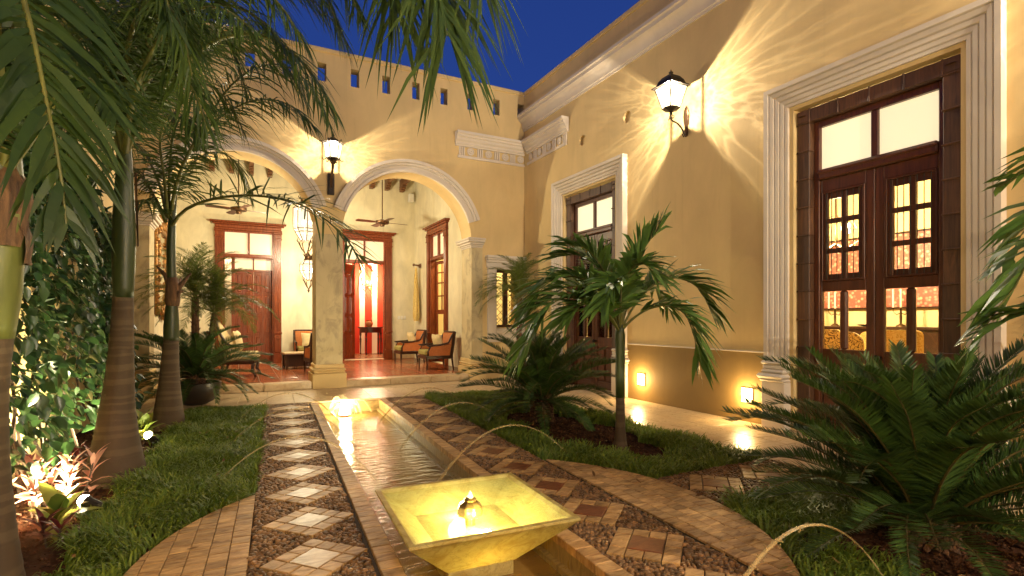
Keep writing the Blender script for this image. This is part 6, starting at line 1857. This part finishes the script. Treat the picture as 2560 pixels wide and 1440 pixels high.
# --- sago palms
RC = random.Random(55)
def cycad_mesh(kind):
    curves = ([(0, 0, 0), (.32, 0, .10), (.65, 0, .10), (.95, 0, -.02)],
              [(0, 0, 0), (.33, 0, .06), (.66, 0, .05), (.98, 0, -.06)],
              [(0, 0, 0), (.30, 0, .12), (.60, 0, .15), (.86, 0, .05), (.98, 0, -.06)])
    return frond_mesh('frond', [Vector(p) for p in curves[kind]], 112, .152, .0088, 'cycad', 'rachis_dark', r0=.0085, nseg=16,
                      vee=.42, droop=.05, ang=(40, 68), t0=.10, jit=.05, rnd=RC, prof=lambda s: min(1, .35 + 3.2 * s) * (1 - .55 * max(0, s - .55) / .45))
CY = [cycad_mesh(k) for k in range(3)]
def sago(label, loc, trunk_h, trunk_r, size, n, el=(84, -8), group='sago palms in the beds', seed=1, mat=None):
    r = random.Random(seed)
    t = thing('sago_palm', label, 'sago palm', loc, 0, group)
    mb = MB(); pr = [(trunk_r * .8, 0), (trunk_r, trunk_h * .3), (trunk_r * 1.05, trunk_h * .8), (trunk_r * .7, trunk_h), (1e-3, trunk_h + .06)]
    mb.lathe(pr, 14)
    for i in range(120):
        a = i * 2.399; z = trunk_h * (i / 120); c = Vector((math.cos(a), math.sin(a), 0))
        mb.tube([c * trunk_r * .85 + Vector((0, 0, z)), c * (trunk_r + .035) + Vector((0, 0, z + .025)), c * (trunk_r + .03) + Vector((0, 0, z + .055))], [.022, .018, .006], 4)
    mb.build('trunk', 'fibre', t)
    for i in range(n):
        f = (i + .5) / n
        az = i * 2.39996 + r.gauss(0, .10); e = math.radians(el[0] + (el[1] - el[0]) * f ** .85 + r.gauss(0, 4))
        s = size * (.80 + .28 * math.sin(PI * min(1, f * 1.15))) * r.uniform(.92, 1.06)
        o = inst(CY[i % 3], 'frond', t, (trunk_r * .45 * math.cos(az), trunk_r * .45 * math.sin(az), trunk_h * (.97 - .12 * f)))
        o.rotation_euler = (Matrix.Rotation(az, 4, 'Z') @ Matrix.Rotation(-e, 4, 'Y') @ Matrix.Rotation(r.gauss(0, .18), 4, 'X')).to_euler()
        o.scale = (s, s, s)
    return t
sago('largest sago palm spreading dark fronds in front of the main door', (3.62, 1.67, -.05), .16, .13, 1.15, 92, (84, 2), seed=3)
sago('sago palm on a short shaggy trunk beside the red tiled path', (3.48, 5.89, -.05), .34, .11, 1.05, 66, (82, -24), seed=5)
pot = thing('plant_pot', 'wide dark bowl shaped pot on the patio holding a sago palm', 'plant pot', (-.57, 9.40, .004))
mb = MB(); mb.lathe([(.14, 0), (.24, .05), (.31, .14), (.345, .25), (.35, .33), (.335, .34), (.31, .33), (.30, .26)], 32); mb.build('bowl', 'pot', pot, smooth=50)
mb = MB(); mb.lathe([(.305, .285), (.15, .30), (1e-3, .305)], 24); mb.build('potting_soil', 'soil', pot)
sago('sago palm growing in the dark bowl pot', (-.57, 9.40, .29), .14, .09, 1.08, 50, (62, -24), seed=8)

# --- pygmy date palms
RD = random.Random(66)
def date_mesh(kind):
    curves = ([(0, 0, 0), (.25, 0, .14), (.52, 0, .16), (.78, 0, .02), (.92, 0, -.18)], [(0, 0, 0), (.28, 0, .10), (.58, 0, .08), (.82, 0, -.08), (.93, 0, -.24)])
    return frond_mesh('frond', [Vector(p) for p in curves[kind]], 52, .19, .0085, 'date', 'rachis', r0=.008, nseg=16, vee=.15, droop=.18, ang=(34, 60), t0=.14, jit=.13, rnd=RD)
DT_ = [date_mesh(0), date_mesh(1)]
def date_palm(label, loc, stems, size, n, seed):
    r = random.Random(seed)
    t = thing('date_palm', label, 'date palm', loc, 0, 'pygmy date palms')
    for (dx, dy, h, rad) in stems:
        mb = MB(); cv = [(0, 0, 0), (dx * .6, dy * .6, h * .5), (dx, dy, h)]
        mb.tube(catmull(cv, 10), [rad * (1 + .06 * math.sin(i * 3)) for i in range(11)], 9)
        for i in range(60):
            a = i * 2.399; z = i / 60; c = Vector((math.cos(a), math.sin(a), 0)); b0 = Vector((dx * z, dy * z, h * z))
            mb.tube([b0 + c * rad * .9, b0 + c * (rad + .018) + Vector((0, 0, .03))], [.014, .005], 4)
        mb.build('trunk', 'fibre', t)
        for i in range(n):
            f = (i + .5) / n; az = i * 2.39996 + r.gauss(0, .15); e = math.radians(86 - 96 * f ** .9 + r.gauss(0, 5))
            s = size * r.uniform(.85, 1.08)
            o = inst(DT_[i % 2], 'frond', t, (dx, dy, h))
            o.rotation_euler = (Matrix.Rotation(az, 4, 'Z') @ Matrix.Rotation(-e, 4, 'Y')).to_euler(); o.scale = (s, s, s)
    return t
date_palm('pair of pygmy date palms rising behind the potted sago palm', (-.60, 9.85, .0), [(.0, -.02, 1.62, .055), (.27, .10, 1.40, .045)], 1.0, 38, 4)
date_palm('pygmy date palm in front of the iron grilled window', (4.98, 9.35, -.04), [(.03, .0, 1.76, .055)], 1.02, 46, 9)

# --- creeper on the garden wall
RV = random.Random(77)
def vine_leaf(kind):
    n = 5; L = 1.0; pts = [(0, 0.02), (.12, .24), (.36, .33), (.68, .23), (1.0, 0.0)]
    vs, fs = [], []
    for i, (x, w_) in enumerate(pts):
        zc_ = -.10 * x * x + (.03 if kind else 0)
        vs += [(x, -w_, zc_ + .30 * w_ + (.05 if (i + kind) % 2 else 0)), (x, 0, zc_), (x, w_, zc_ + .30 * w_)]
    for i in range(n - 1):
        a = i * 3; fs += [(a, a + 1, a + 4, a + 3), (a + 1, a + 2, a + 5, a + 4)]
    mb = MB(); mb.add(vs, fs); return mb
VL = [vine_leaf(0), vine_leaf(1)]
VM = [v.mesh('leaf', 'vine') for v in VL]
for m_ in VM: shade(m_)
vine = thing('creeper', 'dense leafy green creeper covering the garden wall between the first two palms', 'climbing plant', (GX0, 7.0, 0))
def vine_place(k):
    y = RV.uniform(3.6, 8.9); top = 2.9 - .32 * max(0, y - 7.4) + .25 * math.sin(3 * y); z = RV.uniform(.05, 1) ** .8 * top
    edge = 1.0 if y < 8.0 else max(0, (9.0 - y))
    thick = (.62 - .16 * z) * (.6 + .4 * math.sin(2.1 * y + 1) ** 2) * edge
    x = .04 + thick * RV.random() ** .55
    return Vector((x, y - 7.0, z + .05))
place = []
for i in range(4600): place.append((vine_place(i), RV.uniform(.065, .130)))
def vine_rot():
    return Matrix.Rotation(RV.gauss(-.5, .9), 4, 'Z') @ Matrix.Rotation(RV.gauss(.75, .40), 4, 'Y') @ Matrix.Rotation(RV.gauss(0, .45), 4, 'X')
place.sort(key=lambda t: -(t[0].x * 2 + t[1] * 4 - t[0].z * .25 - abs(t[0].y + .8) * .35))
for p, s in place[:300]:
    o = inst(VM[RV.randrange(2)], 'leaf', vine, p, vine_rot().to_euler(), (s, s, s))
mb = MB()
for p, s in place[300:]:
    m_ = Matrix.Translation(p) @ vine_rot() @ Matrix.Scale(s, 4); v = VL[RV.randrange(2)]
    mb.add([m_ @ Vector(q_) for q_ in v.v], v.f)
o = mb.build('foliage', 'vine', vine, smooth=True, fix=False); stuff(o)
mb = MB()
for i in range(26):
    y = RV.uniform(-3.2, 1.9); pts = [(.25 + RV.uniform(-.1, .2), y, -.05)]
    for k in range(5): pts.append((max(.04, .22 - .03 * k + RV.uniform(-.08, .1)), y + RV.uniform(-.15, .15) * (k + 1) * .7, .4 * (k + 1)))
    mb.tube(catmull(pts, 12), [.013 - .0007 * j for j in range(13)], 5)
mb.build('stem', 'vine_stem', vine)

# --- bedding plants by the spotlights
def blade_mesh(mat, wd=.16, fold=.25):
    vs, fs = [], []
    for i, (x, w_) in enumerate(((0, .25), (.2, .7), (.5, 1.0), (.8, .6), (1.0, .02))):
        z = .28 * x - .42 * x * x
        vs += [(x, -w_ * wd, z + fold * w_ * wd), (x, 0, z), (x, w_ * wd, z + fold * w_ * wd)]
    for i in range(4):
        a = i * 3; fs += [(a, a + 1, a + 4, a + 3), (a + 1, a + 2, a + 5, a + 4)]
    mb = MB(); mb.add(vs, fs); me = mb.mesh('leaf', mat); shade(me); return me
LM = {k: blade_mesh(k, w_) for k, w_ in (('pink', .13), ('darkred', .12), ('croton', .24))}
def bedding(name, label, loc, mat, n, spread, h, size, seed, el=(80, 10)):
    r = random.Random(seed)
    t = thing(name, label, 'plant', loc)
    st = MB(); k = max(1, n // 12)
    for s_ in range(k):
        a = s_ * 2.4; c = Vector((spread * math.sqrt((s_ + .3) / k) * math.cos(a), spread * math.sqrt((s_ + .3) / k) * math.sin(a), 0))
        hh = h * r.uniform(.6, 1.0); tip = c * 1.15 + Vector((0, 0, hh))
        st.tube([c * .6 + Vector((0, 0, -.06)), c + Vector((0, 0, hh * .5)), tip], .006, 5)
        for i in range(12):
            f = i / 11; p = c.lerp(tip, .35 + .65 * (1 - f)); p.z = hh * (.35 + .65 * (1 - f))
            az = i * 2.4 + r.gauss(0, .2); e = math.radians(el[0] + (el[1] - el[0]) * f + r.gauss(0, 8)); s = size * r.uniform(.75, 1.1)
            o = inst(LM[mat], 'leaf', t, p)
            o.rotation_euler = (Matrix.Rotation(az, 4, 'Z') @ Matrix.Rotation(-e, 4, 'Y')).to_euler(); o.scale = (s, s, s)
    st.build('stem', 'vine_stem', t)
bedding('cordyline', 'pink leaved shrub glaring in the light of the garden spotlight', (-1.18, 4.62, -.04), 'pink', 108, .26, .36, .17, 3, (70, 5))
bedding('cordyline', 'dark red leaved plant low on the soil at the foot of the nearest palm', (-.96, 3.98, -.04), 'darkred', 24, .08, .14, .15, 5, (60, 0))
bedding('cordyline', 'dark red leaved plant in the shade between the creeper and the middle palm', (-1.22, 5.45, -.04), 'darkred', 60, .22, .28, .14, 6, (70, 5))
bedding('croton', 'green and yellow croton with broad leaves beside the pink shrub', (-1.02, 4.28, -.04), 'croton', 12, .03, .14, .24, 8, (65, 10))
bedding('croton', 'yellow green croton lit up between the middle and third palms', (-.90, 6.72, -.04), 'croton', 24, .07, .26, .22, 9, (75, 10))
# small globes that hold the lamps of the unseen parts of the rooms
for loc, lab in (((.1, 16.7, 3.2), 'glowing glass globe in the hall behind the closed gallery doorway'),
                 ((5.7, 13.0, 3.4), 'glowing glass globe in the yellow vestibule behind the grilled window'),
                 ((8.3, 8.0, 3.2), 'glowing glass globe in the room behind the far tall door')):
    t = thing('globe_lamp', lab, 'ceiling lamp', loc)
    mb = MB(); mb.ball((0, 0, 0), .11, 8); mb.build('globe', 'pendant_glass', t, smooth=True)
    mb = MB(); mb.tube([(0, 0, .11), (0, 0, 1.0)], .008, 6); mb.lathe([(.05, .10), (.05, .13), (.01, .16)], 12); mb.build('stem', 'bronze', t)

# dry leaves fallen on lawn, soil and paving
rl = random.Random(91); mb = MB()
base_leaf = [(0, 0, 0), (.3, -.16, .03), (.35, 0, .0), (.3, .16, .04), (.75, -.12, .05), (.75, .12, .03), (1, 0, .08)]
fl_f = [(0, 1, 2), (0, 2, 3), (1, 4, 2), (2, 5, 3), (2, 4, 6), (2, 6, 5)]
for i in range(150):
    if i < 60: x, y = rl.uniform(-1.3, .3), rl.uniform(2.8, 8.2)
    elif i < 135: x, y = rl.uniform(2.4, 4.3), rl.uniform(.8, 8.0)
    else: x, y = rl.uniform(-.3, 4.2), rl.uniform(1.8, 8.5)
    u, v = to_uv(x, y)
    if abs(u) < .60: continue
    inl = bool(in_lawn(np.array([x]), np.array([y]))[0][0] or in_lawn(np.array([x]), np.array([y]))[1][0])
    s = rl.uniform(.03, .075)
    m_ = Matrix.Translation((x, y, .045 if inl else .014)) @ Matrix.Rotation(rl.uniform(0, 6.28), 4, 'Z') @ Matrix.Rotation(rl.gauss(0, .25), 4, 'Y') @ Matrix.Rotation(rl.gauss(0, .35), 4, 'X') @ Matrix.Scale(s, 4)
    mb.add([m_ @ Vector(p) for p in base_leaf], fl_f)
stuff(tag(mb.build('leaf_litter', 'litter', fix=False), 'small dry brown leaves fallen on the lawns, soil and paving', 'fallen leaves'))
